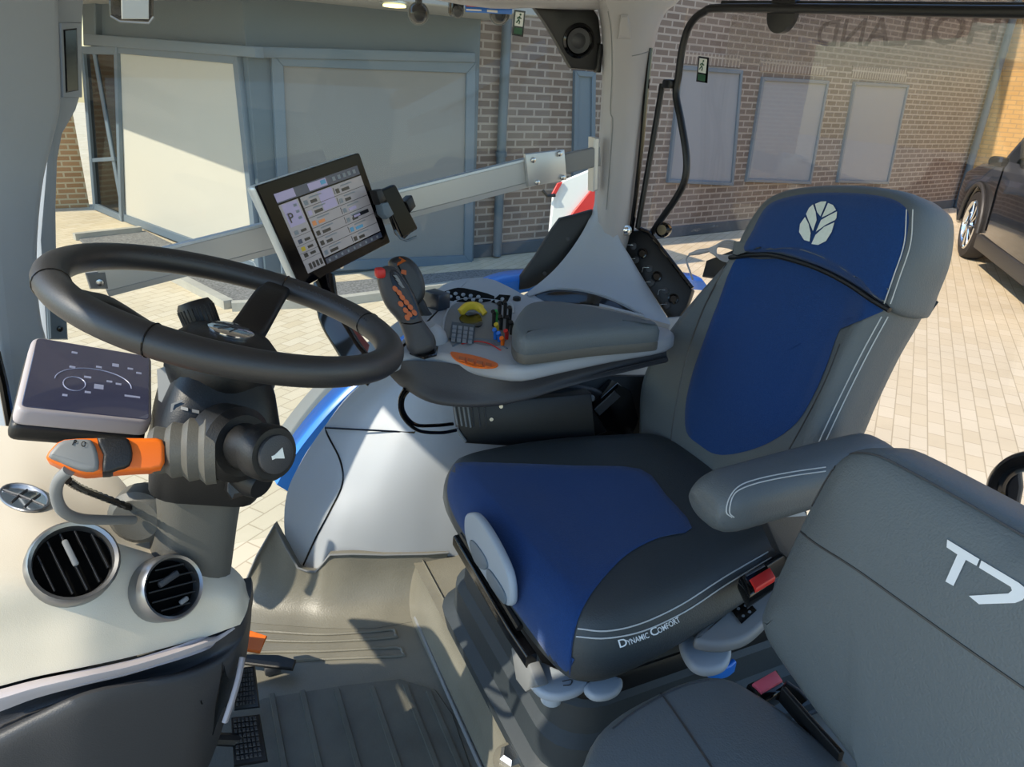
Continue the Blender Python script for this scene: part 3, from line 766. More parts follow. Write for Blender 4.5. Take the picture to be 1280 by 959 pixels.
mk('orange_bar', prism([P(x, y, Y=1.569) for x, y in ((583, 4), (602, 5), (602, 9), (583, 8))], (0, -1, 0), .001, .0003, 1), M['orange'], t)
mk('white_bar', prism([P(x, y, Y=1.569) for x, y in ((583, 11), (602, 12), (602, 14), (583, 13))], (0, -1, 0), .001, .0003, 1), M['white_paint'], t)
mk('white_mark', prism([P(x, y, Y=1.569) for x, y in ((609, 12), (622, 13), (622, 16), (609, 15))], (0, -1, 0), .001, .0003, 1), M['white_paint'], t)
# outside lamps under the roof edge
for (x, y, r_, lab) in ((523, 17, 12, 'black round lamp under the roof edge, above the shaded blind'), (624, 17, 12, 'black round lamp under the roof edge, next to the exit sticker')):
    c_ = P(x, y, Y=1.72); rr_ = r_/FPX*pr(c_)[2]
    t = thing('work_lamp', lab, 'lamp', c_-V((0, 0, rr_)), 'round lamps under the roof edge')
    nn = (CAM-c_).normalized()
    mk('housing', lathe([(rr_*sin(a)*.95, -rr_*cos(a)) for a in [pi*k/12 for k in range(1, 12)]], c_, (0, 0, 1), 24), M['gloss_black'], t)
    mk('rim', sweep([c_+frame(nn) @ V((rr_*cos(2*pi*k/28), rr_*sin(2*pi*k/28), -.004)) for k in range(28)], .0025, 8, True), M['tag_grey'], t)
    mk('bracket', sweep([c_+V((0, 0, rr_*.8)), c_+V((0, -.02, .09))], .008, 8), M['black_plastic'], t)
c_ = P(570, 10, Y=1.70)
t = thing('camera_mount', 'black blocky mount under the roof edge, between the two round lamps', 'mount', c_-V((0, 0, .02)))
mk('block', rbox(c_, (.03, .035, .036), .008), M['gloss_black'], t)
mk('stem', sweep([c_, c_+V((0, -.02, .09))], .01, 8), M['black_plastic'], t)
mk('eye', lathe([(.012, 0), (.012, .012), (.008, .016)], c_+V((0, -.012, -.006)), (-.3, -.8, -.4), 16), M['dark_plastic'], t)
# roof overhang outside that the lamps hang from
mk('ceiling_overhang', rbox((.27, 1.72, zr+.18), (1.80, .34, .1), .02), M['pillar_grey'], kind='structure')
mk('ceiling_sun_blocker', rbox((-.69, .22, zr+.24), (.30, .66, .08), .02), M['pillar_grey'], kind='structure')  # added out of view to keep the sun off the instructor seat
# wing mirror
c_ = P(160, 5, d=2.3); nn = (CAM-c_).normalized(); R3 = frame(nn)
t = thing('wing_mirror', 'outside mirror at the top left showing a pale reflection', 'mirror', c_-V((0, 0, .06)))
def mq(pts, o): return [PP(x, y, c_+nn*o, nn) for x, y in pts]
mk('housing', prism(mq([(134, -30), (193, -30), (192, 20), (186, 28), (150, 26), (137, 20)], 0), nn, .06, .012, 3), M['gloss_black'], t)
mk('mirror_glass', prism(mq([(151, -28), (186, -28), (186, 24), (152, 24)], .004), nn, .006, .002, 1), M['pale_blind'], t)  # reflection painted as a flat pale colour
mk('lower_rim', sweep(mq([(138, 20), (150, 27), (186, 29), (192, 21)], .003), .003, 8), M['tag_grey'], t)
# rear mudguard outside
fpath = [(346, 606), (359, 584), (385, 548), (416, 512), (455, 476), (510, 438), (560, 400), (600, 370), (630, 355), (665, 349), (720, 345), (800, 345), (880, 352)]
fpt = crom([P(x, y, Y=1.56) for x, y in fpath], 4)
t = thing('rear_mudguard', 'blue rear mudguard curving up outside the side window', 'mudguard', fpt[0])
mk('shell', skin([[p, p+V((-.004, .01, .008)), p+V((-.006, .03, .010)), p+V((-.006, .06, .010)), p+V((0, .07, .005)), p+V((.02, .07, -.02)), p+V((.03, .0, -.03))] for p in fpt]), M['body_blue'], t)
mk('flare', skin([[p+V((-.006, .06, .010)), p+V((-.012, .07, .012)), p+V((-.016, .13, .012)), p+V((.0, .14, .0)), p+V((.02, .07, -.02))] for p in fpt[:24]]), M['tag_grey'], t)
# warning board beyond the side window
n7 = V((-.2, -.97, .1)).normalized(); o7 = P(715, 260, Y=2.5)
t = thing('warning_board', 'red and white warning board behind the aluminium rail', 'warning board', V((o7.x, o7.y, G)))
mk('board', prism([PP(x, y, o7, n7) for x, y in ((686, 300), (692, 240), (704, 226), (748, 208), (752, 300))], n7, .02, .004, 1), M['white_paint'], t)
mk('red_panel', prism([PP(x, y, o7+n7*.014, n7) for x, y in ((706, 284), (716, 266), (741, 235), (756, 230), (756, 284))], n7, .012, .002, 1), M['red'], t)
mk('red_stripe', prism([PP(x, y, o7+n7*.012, n7) for x, y in ((689, 244), (697, 229), (704, 227), (694, 245))], n7, .01, .002, 1), M['red'], t)
mk('hook', sweep([PP(x, y, o7+n7*.012, n7) for x, y in ((678, 238), (684, 245), (694, 244))], .007, 8), M['black_plastic'], t)
mk('post', sweep([V((o7.x, o7.y+.07, G)), V((o7.x, o7.y+.07, o7.z-.1))], .03, 10), M['dark_plastic'], t)
# bent outside handle at the right
hp = [P(x, y, X=1.3) for x, y in crom2([(1248, 640), (1246, 612), (1252, 595), (1266, 582), (1284, 576), (1310, 574)], 5, False)]
t = thing('outside_handle', 'black bent handle outside the rear window at the right edge', 'handle', hp[0])
mk('bar', sweep(hp, .017, 12), M['gloss_black'], t)
mk('stay', sweep(crom([hp[0], hp[0]+V((-.01, 0, -.2)), V((hp[0].x-.08, hp[0].y, .0))], 4), .017, 12), M['gloss_black'], t)
mk('wall_rear', rbox((1.17, .72, .02), (.06, 1.66, .46), .02), M['dark_plastic'], kind='structure')
mk('bracket', prism([P(x, y, X=1.31) for x, y in ((1252, 628), (1262, 590), (1274, 588), (1276, 610), (1270, 640))], (-1, 0, .1), .012, .003, 1), M['dark_plastic'], t)
# charger cable on the rear ledge
o8 = P(890, 318, X=1.0)
t = thing('cable_bundle', 'coiled grey cable with plug on the ledge behind the seat', 'cable', P(890, 340, X=1.0))
e1, e2, e3 = basis((CAM-o8).normalized())
for k in range(5):
    c_ = P(903+k*2, 314, X=1.0+.004*k)
    mk('coil', sweep([c_+e1*(.026*cos(2*pi*j/20))+e2*(.009+.003*k)*sin(2*pi*j/20)+e3*.004*k for j in range(20)], .002, 6, True), M['cable_grey'], t)
mk('plug', sweep([P(862, 318, X=1.0), P(874, 315, X=1.0), P(890, 312, X=1.0)], [.003, .006, .004], 10), M['cable_grey'], t)
mk('lead', sweep(crom([P(x, y, X=1.0) for x, y in ((862, 318), (858, 325), (862, 338), (866, 350))], 4), .002, 6), M['cable_grey'], t)
t = thing('rear_ledge_box', 'black block on the rear ledge beside the seat back', 'box', P(890, 345, X=1.03))
mk('block', prism([P(x, y, X=1.03) for x, y in ((876, 346), (882, 325), (915, 312), (930, 330), (930, 350))], (-1, 0, .2), .05, .006, 2), M['black_plastic'], t)
# ------------------------------------------------------------------ driver's seat
seat = thing('driver_seat', 'high-backed driver seat of grey leather with blue fabric panels and leaf emblem', 'seat', (.68, .85, .09))
co_ = crom([V(p+(0,)) for p in ((.402, .655), (.392, .76), (.388, .88), (.388, 1.0), (.402, 1.085), (.455, 1.122), (.6, 1.125), (.75, 1.10), (.87, 1.05), (.90, .86), (.87, .68), (.78, .635), (.62, .605), (.49, .595), (.425, .61))], 5, True)
def cz(p): return 0
cushion_vf = pillow(co_, (0, 0, 1), [(.05, .338), (.02, .338), (.006, .344), (0, .356), (-.004, .373), (-.003, .39), (0, .405), (.006, .42), (.016, .436), (.03, .446), (.06, .452), (.12, .452), (.19, .446), (.235, .444)])
cv_ = []
for v in cushion_vf[0]:
    v = V(v)
    if v.z < .405: v.z += (.405-v.z)*max(0, min(1, (v.x-.45)/.36))**1.3*.97*max(0, min(1, (.95-v.y)/.25))
    cv_.append(v)
cushion_vf = (cv_, cushion_vf[1])
CB = bvh_of(cushion_vf)
cush = mk('cushion', cushion_vf, M['cushion_leather'], seat, ang=60)
ins = [(560, 600), (566, 585), (577, 578), (640, 579), (720, 582), (800, 586), (832, 618), (865, 660), (824, 672), (788, 690), (762, 714), (738, 744), (722, 776), (715, 812), (712, 846), (700, 842), (673, 803), (633, 748), (596, 692), (571, 652), (560, 624)]
mk('cushion_insert', decal(ins, CB, .005, 3, 18), M['blue_fabric'], seat, ang=60, label='blue fabric cushion panel')
for pts in ([(722, 786), (758, 789), (800, 780), (850, 757), (905, 722), (960, 690)], [(720, 796), (758, 798), (804, 789), (856, 765), (908, 731), (964, 697)]):
    mk('stitching', line_decal(pts, CB, .0011, .0008), M['thread'], seat)
mk('lettering', text_decal('D', (775, 810), (785, 807), 10, CB, .0015, True), M['lettering'], seat, flat=True)
mk('lettering', text_decal('YNAMIC', (785, 807), (812, 797), 7, CB, .0015, True), M['lettering'], seat, flat=True)
mk('lettering', text_decal('C', (815, 796), (824, 792), 10, CB, .0015, True), M['lettering'], seat, flat=True)
mk('lettering', text_decal('OMFORT', (824, 792), (851, 777), 7, CB, .0015, True), M['lettering'], seat, flat=True)
# backrest
lean = radians(13)
nb = V((-cos(lean), 0, sin(lean))); ob = V((.865, .86, .46))
bo = [(800, 560), (796, 520), (799, 480), (812, 445), (838, 405), (872, 362), (912, 316), (936, 272), (960, 246), (1000, 236), (1060, 233), (1110, 240), (1135, 252), (1144, 275), (1138, 320), (1112, 385), (1082, 440), (1054, 500), (1034, 548), (1010, 590), (960, 612), (900, 620), (840, 600)]
bop = [PP(x, y, ob, nb) for x, y in crom2(bo, 4)]
back_vf = pillow(bop, nb, [(.05, -.10), (.02, -.10), (.004, -.09), (0, -.07), (.0, -.03), (.002, -.012), (.010, 0), (.022, .008), (.034, .010), (.06, .004), (.10, -.006), (.16, -.010)])
BB = bvh_of(back_vf)
mk('backrest', back_vf, M['seat_leather'], seat, ang=60)
bi = [(925, 318), (975, 318), (1020, 332), (1060, 352), (1090, 374), (1104, 389), (1078, 391), (1060, 398), (1047, 418), (1034, 455), (1018, 492), (996, 528), (962, 553), (925, 566), (895, 568), (874, 556), (858, 540), (857, 505), (866, 465), (880, 425), (897, 380)]
mk('backrest_insert', decal(bi, BB, .004, 4, 16), M['blue_fabric'], seat, ang=60, label='blue fabric backrest panel')
mk('seam', line_decal([(908, 330), (880, 385), (860, 440), (846, 500), (838, 560), (846, 590)], BB, .0016, .0002), M['black_leather'], seat)
mk('crease', line_decal([(1050, 430), (1030, 480), (1004, 530), (984, 566)], BB, .0014, .0003), M['black_leather'], seat)
for dx in (0, 8):
    mk('stitching', line_decal([(1102+dx, 396), (1078+dx, 440), (1052+dx, 492), (1034+dx, 530), (1022+dx, 556)], BB, .0010, .0008), M['thread'], seat)
# headrest cover
ho = [(913, 322), (920, 300), (937, 268), (958, 244), (990, 233), (1050, 229), (1105, 234), (1135, 246), (1146, 266), (1142, 312), (1128, 352), (1112, 388), (1090, 377), (1060, 357), (1020, 337), (970, 322)]
hop = [PP(x, y, ob+nb*.012, nb) for x, y in crom2(ho, 5)]
head_vf = pillow(hop, nb, [(.03, -.112), (.012, -.108), (.002, -.096), (-.002, -.075), (-.003, -.04), (0, -.015), (.006, -.004), (.014, .002), (.03, .008), (.06, .012), (.09, .013)])
HB = bvh_of(head_vf)
head = mk('headrest', head_vf, M['seat_leather'], seat, ang=60)
hi = [(931, 314), (941, 288), (955, 262), (972, 250), (1010, 242), (1060, 241), (1105, 246), (1128, 256), (1136, 272), (1130, 312), (1116, 350), (1103, 378), (1088, 369), (1060, 350), (1022, 332), (975, 316)]
mk('headrest_insert', decal(hi, HB, .0045, 4, 14), M['blue_fabric'], seat, ang=60, label='blue fabric headrest panel')
mk('piping', sweep([PP(x, y, ob+nb*.014, nb) for x, y in crom2([(912, 322), (940, 319), (970, 320), (1020, 335), (1060, 355), (1090, 375), (1112, 388)], 5, False)], .0042, 8), M['black_plastic'], seat)
for dx in (-4, 4):
    mk('stitching', line_decal([(1137+dx, 262), (1134+dx, 305), (1120+dx, 348), (1109+dx, 380)], HB, .0009, .004), M['thread'], head)
leafs = [[(155, 200), (160, 160), (185, 125), (203, 160), (213, 205), (208, 248), (180, 240)], [(190, 110), (205, 80), (225, 62), (238, 100), (243, 140), (225, 195), (205, 150)],
         [(235, 60), (265, 48), (292, 47), (280, 80), (262, 122), (245, 100)], [(300, 55), (325, 65), (340, 90), (300, 113), (268, 128), (285, 90)],
         [(345, 97), (342, 130), (335, 140), (290, 163), (240, 198), (265, 140), (300, 120)], [(332, 152), (318, 200), (290, 245), (250, 265), (217, 260), (237, 215), (280, 175)]]
for lf in leafs:
    mk('emblem_leaf', poly_decal([(960+x/4, 240+y/4) for x, y in lf], HB, .0088), M['emblem_silver'], head, ang=20)
# left armrest
ax = [(.590, .010), (.594, .022), (.604, .031), (.625, .037), (.70, .0385), (.82, .0385), (.90, .034), (.92, .02)]
arms = []
ax = [(v.x, v.y) for v in crom([V((a, b_, 0)) for a, b_ in ax], 3, False)]
for x, hgt in ax:
    w2 = .043*min(1, .62+.38*sqrt(max(0, min(1, (x-.588)/.04))))
    zc = .592+.045*(x-.6)
    arms.append([V((x, .612+a*w2*2, zc+b_*hgt*2)) for a, b_ in rrect(1, 1, .40, 6)])
arm_vf = skin(arms); AB = bvh_of(arm_vf)
arm = mk('armrest', arm_vf, M['seat_leather'], seat, ang=60)
for k, o in enumerate((0, 5)):
    mk('stitching', line_decal([(1032, 584+o), (990, 590+o), (950, 598+o), (925, 607+o), (912-o*.0+o*.7, 622), (908+o*.8, 640), (915+o*.5, 647)], AB, .0009, .0008), M['thread'], arm)
mk('armrest_bracket', prism([P(x, y, Y=.60) for x, y in ((944, 642), (1004, 632), (1010, 646), (950, 650))], (0, -1, .2), .02, .004, 2), M['paddle_grey'], seat)
mk('armrest_post', prism([P(x, y, Y=.63) for x, y in ((955, 646), (1010, 640), (1010, 720), (975, 690))], (0, -1, .2), .02, .004, 2), M['dark_plastic'], seat)
# seat pan, suspension boot and base
bel = []
def rr_ring(x0, x1, y0, y1, z, r=.06):
    cx, cy = (x0+x1)/2, (y0+y1)/2
    return [V((cx+a, cy+b_, z)) for a, b_ in rrect(x1-x0, y1-y0, r, 5)]
zz = .095
for k, (g, dz) in enumerate(((.0, .0), (-.006, .035), (.012, .05), (.014, .10), (.026, .115), (.028, .165), (.040, .18), (.042, .23), (.06, .265))):
    bel.append(rr_ring(.392+g, 1.0-g, .60+g, 1.10-g, zz+dz, .07))
mk('suspension_boot', skin(bel), M['bellows'], seat, ang=30)
mk('base_plate', prism(rr_ring(.40, 1.02, .595, 1.105, .104, .05), (0, 0, 1), .014, .003, 1), M['dark_plastic'], seat)
mk('seat_pan', prism(rr_ring(.432, .9, .635, 1.085, .305, .06), (0, 0, 1), .05, .01, 2), M['black_plastic'], seat)
# slide rail below the front edge, grey control pod, handles
def fq(pts, X): return [P(x, y, X=X) for x, y in pts]
mk('slide_rail', sweep([P(572, 675, X=.385), P(600, 722, X=.385), P(640, 790, X=.388), P(664, 826, X=.39)], .009, sec=rrect(2, 2.6, .5), up=(1, 0, 0)), M['gloss_black'], seat)
mk('slide_rail', sweep([P(578, 668, X=.385), P(612, 722, X=.385), P(650, 785, X=.388)], .006, 8), M['black_plastic'], seat)
mk('control_pod', prism(fq(crom2([(580, 646), (586, 641), (596, 645), (614, 672), (634, 715), (638, 750), (632, 758), (618, 742), (604, 722), (588, 694), (580, 668)], 4), .372), (-1, 0, .12), .014, .006, 3), M['paddle_grey'], seat)
mk('pod_panel', prism(fq(crom2([(586, 676), (594, 680), (606, 698), (608, 710), (600, 712), (590, 698)], 4), .3695), (-1, 0, .12), .010, .003, 2), M['frame_pale'], seat)
mk('pod_panel', prism(fq(crom2([(607, 712), (614, 716), (630, 742), (630, 756), (622, 748), (609, 728)], 4), .3695), (-1, 0, .12), .010, .003, 2), M['frame_pale'], seat)
mk('control_bracket', prism(fq([(638, 810), (652, 812), (672, 858), (656, 866), (644, 850)], .385), (-1, 0, .1), .02, .004, 2), M['tag_grey'], seat)
h1 = [P(x, y, z=.302) for x, y in crom2([(659, 842), (675, 826), (700, 836), (735, 846), (728, 860), (708, 868), (690, 869), (672, 862)], 4)]
hd = mk('lever_handle', prism(h1, (0, 0, 1), .016, .006, 3), M['paddle_grey'], seat)
LB = bvh_of(prism(h1, (0, 0, 1), .016, .006, 3))
mk('clip_mark', line_decal([(703, 852), (714, 850), (713, 856), (704, 857)], LB, .0008, .001), M['dark_plastic'], hd)
mk('lever_stem', lathe([(.016, 0), (.017, .012), (.012, .02)], P(689, 874, z=.255), (0, 0, 1), 20), M['paddle_grey'], seat)
h2 = [P(x, y, z=.302) for x, y in crom2([(730, 858), (742, 847), (762, 843), (778, 847), (776, 860), (762, 869), (742, 870)], 4)]
mk('lever_handle', prism(h2, (0, 0, 1), .014, .006, 3), M['paddle_grey'], seat)
mk('lever_stem', sweep([P(746, 852, z=.287), P(775, 846, z=.285), P(803, 834, z=.285)], .007, 8), M['tag_grey'], seat)
h3 = [P(x, y, z=.335) for x, y in crom2([(850, 797), (862, 792), (885, 800), (910, 802), (915, 814), (908, 830), (888, 837), (868, 832), (855, 816)], 4)]
mk('lever_handle', prism(h3, (0, 0, 1), .018, .007, 3), M['paddle_grey'], seat)
# side console with square switch
sc_ = [P(x, y, z=.375) for x, y in crom2([(868, 796), (880, 780), (910, 758), (940, 730), (975, 700), (990, 720), (985, 745), (960, 775), (935, 796), (905, 804), (880, 802)], 4)]
mk('side_console', prism(sc_, (0, 0, 1), .022, .008, 3), M['tag_grey'], seat)
SB = bvh_of(prism(sc_, (0, 0, 1), .022, .008, 3))
sw = mk('seat_switch', poly_decal([(913, 762), (931, 747), (946, 763), (927, 780)], SB, .004), M['gloss_black'], seat)
for x, y in ((923, 761), (932, 757), (929, 770), (937, 765)):
    mk('switch_mark', poly_decal(circ(x, y, 2.2, 2, n=8), SB, .006), M['tag_grey'], sw)
# belt buckle of the driver's seat
def buckle(px, z, lab, m, name='belt_buckle'):
    q = [P(x, y, z=z) for x, y in px]
    c = sum(q, V((0, 0, 0)))/4
    t = thing(name, lab, 'belt buckle', c-V((0, 0, .03)))
    n = V((-.15, -.25, 1)).normalized()
    ex = (q[1]-q[0]).normalized(); ey = n.cross(ex)
    mk('body', prism(q, (0, 0, 1), .03, .008, 3), M['gloss_black'], t)
    w = (q[1]-q[0]); h = (q[3]-q[0])
    btn = [q[0]+w*u+h*v+V((0, 0, .004)) for u, v in m[1]]
    mk('release_button', prism(btn, (0, 0, 1), .012, .003, 2), M[m[0]], t)
    mk('slot', prism([q[0]+w*u+h*v+V((0, 0, .0012)) for u, v in ((.15, .12), (.85, .12), (.85, .24), (.15, .24))], (0, 0, 1), .004, .001, 1), M['dark_plastic'], t)
    return t
bk = buckle([(925, 718), (958, 700), (970, 722), (938, 744)], cast(CB, 942, 722).z+.034, 'black belt buckle with bright red button beside the driver seat cushion', ('red', ((.18, .45), (.95, .42), (.95, .92), (.2, .95))))
mk('strap', sweep([P(952, 722, z=.43), P(985, 700, z=.42), P(1005, 690, z=.42)], .02, sec=rrect(2, .3, .1), up=(0, 0, 1)), M['black_plastic'], bk)
# black harness parts between console and seat
t = thing('valve_block', 'black bracket and harness block behind the seat cushion under the armrest', 'bracket', P(760, 540, Y=1.2))
mk('block', prism([P(x, y, Y=1.14) for x, y in ((735, 512), (772, 478), (790, 490), (800, 525), (790, 548), (760, 540))], (-.3, -.9, .3), .08, .008, 2), M['gloss_black'], t)
mk('ribbed_face', prism([P(x, y, Y=1.135) for x, y in ((742, 512), (768, 488), (776, 496), (750, 520))], (-.3, -.9, .3), .01, .003, 2), M['dark_plastic'], t)
mk('clip', rbox(P(738, 498, Y=1.14), (.016, .012, .012), .003), M['tag_grey'], t)
mk('lower_lug', prism([P(x, y, Y=1.13) for x, y in ((715, 532), (740, 510), (760, 540), (740, 548))], (-.3, -.9, .3), .05, .006, 2), M['black_plastic'], t)
mk('harness', sweep(crom([P(x, y, Y=1.17) for x, y in ((640, 520), (670, 500), (705, 490), (735, 492), (752, 500))], 5), .016, 10), M['black_plastic'], t)
mk('harness', sweep(crom([P(x, y, Y=1.18) for x, y in ((650, 545), (690, 530), (712, 510), (720, 496))], 5), .012, 10), M['black_plastic'], t)
# small fittings on the plinth in front of the boot
for x, y, r_, lab in ((640, 950, .022, 'round steel bolt head at the foot of the seat suspension, left one'), (706, 948, .02, 'round steel bolt head at the foot of the seat suspension, right one')):
    c_ = P(x, y, z=.1)
    t = thing('floor_bolt', lab, 'bolt', c_, 'bolts at the seat foot')
    mk('head', lathe([(r_, 0), (r_, .012), (r_*.7, .018)], c_, (0, 0, 1), 6), M['steel'], t)
    mk('washer', lathe([(r_*1.4, -.002), (r_*1.4, .003), (r_, .004)], c_, (0, 0, 1), 20), M['rubber_moulding'], t)
# ------------------------------------------------------------------ instructor seat
t = thing('instructor_seat', 'grey leather instructor seat with white T7 lettering at the lower right', 'seat', (.5, .3, .1))
li = radians(9)
ni = V((-cos(li), -.0, sin(li))); oi = V((.615, .45, .55))
io = [(1024, 600), (1045, 572), (1068, 562), (1095, 563), (1140, 585), (1200, 618), (1290, 668), (1420, 740), (1500, 1100), (1120, 1040), (1062, 955), (1020, 900), (985, 850), (958, 810), (948, 785), (947, 768), (960, 735), (990, 668)]
ip = [PP(x, y, oi, ni) for x, y in crom2(io, 3)]
ib = pillow(ip, ni, [(.03, -.075), (.01, -.075), (.001, -.065), (0, -.04), (0, -.015), (.004, -.005), (.010, 0), (.02, .004), (.04, .008), (.10, .014), (.16, .016)])
IB = bvh_of(ib)
mk('backrest', ib, M['pad_leather'], t, ang=60)
mk('seam', line_decal([(998, 662), (1020, 680), (1070, 712), (1140, 762), (1210, 812), (1290, 868)], IB, .0016, .0), M['black_leather'], t)
mk('piping', line_decal([(955, 760), (975, 712), (1000, 662), (1030, 605), (1050, 576), (1066, 567), (1095, 569), (1135, 588), (1200, 624), (1290, 676)], IB, .0013, .0012), M['dark_plastic'], t)
T7 = [[(1024, 92), (1132, 158), (1122, 180), (1086, 160), (1045, 247), (1018, 232), (1058, 142), (1022, 118)],
      [(1138, 162), (1262, 236), (1282, 252), (1290, 272), (1276, 294), (1250, 304), (1130, 308), (1096, 280), (1228, 272), (1240, 262), (1236, 250), (1130, 186)]]
for g in T7:
    mk('lettering', poly_decal([(800+x/2.667, 640+y/2.667) for x, y in g], IB, .0025), M['lettering'], t, ang=20)
ico = [(727, 975), (731, 945), (745, 915), (775, 888), (815, 866), (850, 850), (885, 842), (915, 846), (945, 862), (985, 888), (1030, 925), (1075, 965), (1130, 1050), (1200, 1200), (900, 1300), (740, 1150)]
icp = [P(x, y, z=.40) for x, y in crom2(ico, 3)]
ic = pillow(icp, (0, 0, 1), [(.03, -.085), (.01, -.085), (.001, -.07), (0, -.04), (0, -.015), (.003, -.005), (.008, 0), (.016, .003), (.07, .007), (.11, .010), (.15, .011)])
IC = bvh_of(ic)
mk('cushion', ic, M['pad_leather'], t, ang=60)
mk('seam', line_decal([(824, 864), (850, 900), (880, 945), (900, 975)], IC, .0015, .0), M['black_leather'], t)
mk('piping', line_decal([(766, 911), (790, 892), (823, 872), (856, 857), (886, 850)], IC, .0012, .0012), M['dark_plastic'], t)
mk('hinge_strap', sweep([P(978, 868, z=.40), P(1010, 905, z=.402), P(1050, 950, z=.404)], .012, sec=rrect(2, .6, .2), up=(0, 0, 1)), M['black_plastic'], t)
mk('seat_box', prism([V((.42, .10, .31)), V((.68, .10, .31)), V((.68, .42, .31)), V((.42, .42, .31))], (0, 0, 1), .21, .01, 2), M['black_plastic'], t)
bk2 = buckle([(935, 852), (972, 834), (986, 858), (952, 878)], .395, 'black belt buckle with pink button between the instructor cushion and backrest', ('faded_red', ((.05, .2), (.85, .12), (.85, .66), (.12, .72))))
mk('strap', sweep([P(975, 862, z=.39), P(990, 872, z=.385), P(1000, 882, z=.38)], .018, sec=rrect(2, .3, .1), up=(0, 0, 1)), M['black_plastic'], bk2)
t = thing('blue_strap', 'small bright blue strap poking out by the grey seat lever', 'strap', P(900, 842, z=.25))
mk('strap', sweep(crom([P(x, y, z=.27) for x, y in ((886, 838), (897, 840), (908, 838), (916, 832))], 4), .012, sec=rrect(2, .8, .3), up=(0, 0, 1)), M['bright_blue'], t)
# ------------------------------------------------------------------ dashboard pod at lower left
dash = thing('dashboard', 'cream dashboard pod with two round air vents and a chrome emblem', 'dashboard', (-.1, .75, .1))
D0 = [[(-60, 528, 1.03), (-10, 531, 1.03), (45, 538, 1.02), (105, 556, 1.00), (155, 604, .97), (200, 662, .95), (262, 690, .95), (300, 718, .93), (312, 745, .93)],
      [(-60, 590, .90), (-10, 592, .90), (45, 606, .89), (105, 632, .89), (155, 660, .89), (208, 684, .89), (262, 702, .91), (298, 724, .915), (312, 748, .92)],
      [(-60, 650, .80), (-10, 655, .80), (45, 664, .80), (105, 676, .81), (158, 694, .83), (212, 708, .855), (262, 716, .885), (297, 733, .90), (311, 752, .91)],
      ]
D1 = [[(-60, 725, .76), (-10, 725, .755), (45, 726, .755), (105, 732, .76), (160, 740, .765), (214, 745, .77), (262, 742, .775), (296, 750, .775), (309, 762, .78)],
      [(-60, 800, .735), (-10, 796, .735), (45, 790, .735), (105, 784, .735), (160, 780, .745), (214, 776, .755), (262, 768, .765), (292, 768, .765), (305, 772, .77)],
      [(-60, 868, .725), (-10, 860, .72), (45, 846, .72), (105, 834, .72), (160, 822, .73), (214, 808, .745), (258, 796, .755), (286, 786, .76), (300, 781, .765)]]
dvf = patch([[P(x, y, d=d) for x, y, d in r] for r in D0]+[[P(x, y, Y=d) for x, y, d in r] for r in D1], 6, 6); DB = bvh_of(dvf)
mk('top_cover', thick(dvf, .012), M['cream_plastic'], dash, ang=60)
mk('shade_core', rbox((-.40, .92, .28), (.44, .32, .52), .09), M['dark_plastic'], dash)  # unseen block added to cast shade on the near floor
# strip below the cover
S0 = [[(-60, 872, .722), (-10, 864, .717), (45, 850, .717), (105, 838, .717), (160, 826, .727), (214, 812, .742), (256, 799, .752), (272, 795, .757), (292, 784, .768)],
      [(-60, 884, .708), (-10, 876, .703), (45, 860, .703), (105, 846, .703), (160, 834, .713), (214, 818, .728), (258, 803, .742), (274, 797, .755), (293, 785, .767)],
      [(-60, 904, .712), (-10, 893, .707), (45, 873, .707), (105, 857, .707), (160, 844, .717), (214, 827, .732), (258, 809, .745), (276, 799, .755), (294, 786, .767)]]
mk('trim_strip', thick(patch([[P(x, y, Y=d) for x, y, d in r] for r in S0], 5, 3), .012), M['trim_strip'], dash, ang=60)
L0 = [[(-60, 895, .735), (-10, 880, .73), (45, 862, .73), (105, 846, .73), (160, 834, .74), (214, 818, .75), (258, 803, .76), (288, 786, .77), (304, 778, .78), (314, 742, .80), (314, 722, .82)],
      [(-60, 925, .735), (-10, 910, .73), (45, 888, .73), (105, 868, .73), (160, 856, .74), (214, 843, .75), (256, 826, .76), (288, 806, .77), (306, 788, .79), (316, 752, .83), (316, 730, .85)],
      [(-60, 940, .70), (-10, 925, .695), (45, 898, .695), (105, 870, .695), (160, 857, .705), (214, 848, .72), (252, 840, .735), (284, 826, .755), (303, 800, .785), (314, 765, .84), (315, 740, .87)],
      [(-60, 990, .695), (-10, 980, .69), (45, 960, .69), (105, 940, .69), (160, 925, .70), (214, 910, .715), (250, 892, .73), (278, 868, .76), (298, 835, .80), (312, 790, .86), (314, 760, .89)],
      [(-60, 1100, .70), (-10, 1090, .70), (45, 1075, .70), (105, 1060, .70), (160, 1045, .71), (205, 1030, .725), (240, 1000, .745), (264, 950, .78), (285, 890, .83), (306, 830, .89), (310, 800, .92)]]
lvf = patch([[P(x, y, Y=d) for x, y, d in r] for r in L0], 6, 5); LB2 = bvh_of(lvf)
mk('lower_panel', thick(lvf, .012), M['dark_plastic'], dash, ang=60)
sl2 = mk('side_recess', decal([(278, 828), (302, 818), (296, 858), (284, 905), (266, 920), (270, 880)], LB2, .003, 0, 6), M['gloss_black'], dash)
mk('side_trim', sweep(crom([P(303, 822, Y=.772), P(298, 848, Y=.755), P(290, 876, Y=.74), P(281, 903, Y=.728)], 4), .005, sec=rrect(2, 1.2, .4)), M['trim_strip'], dash)
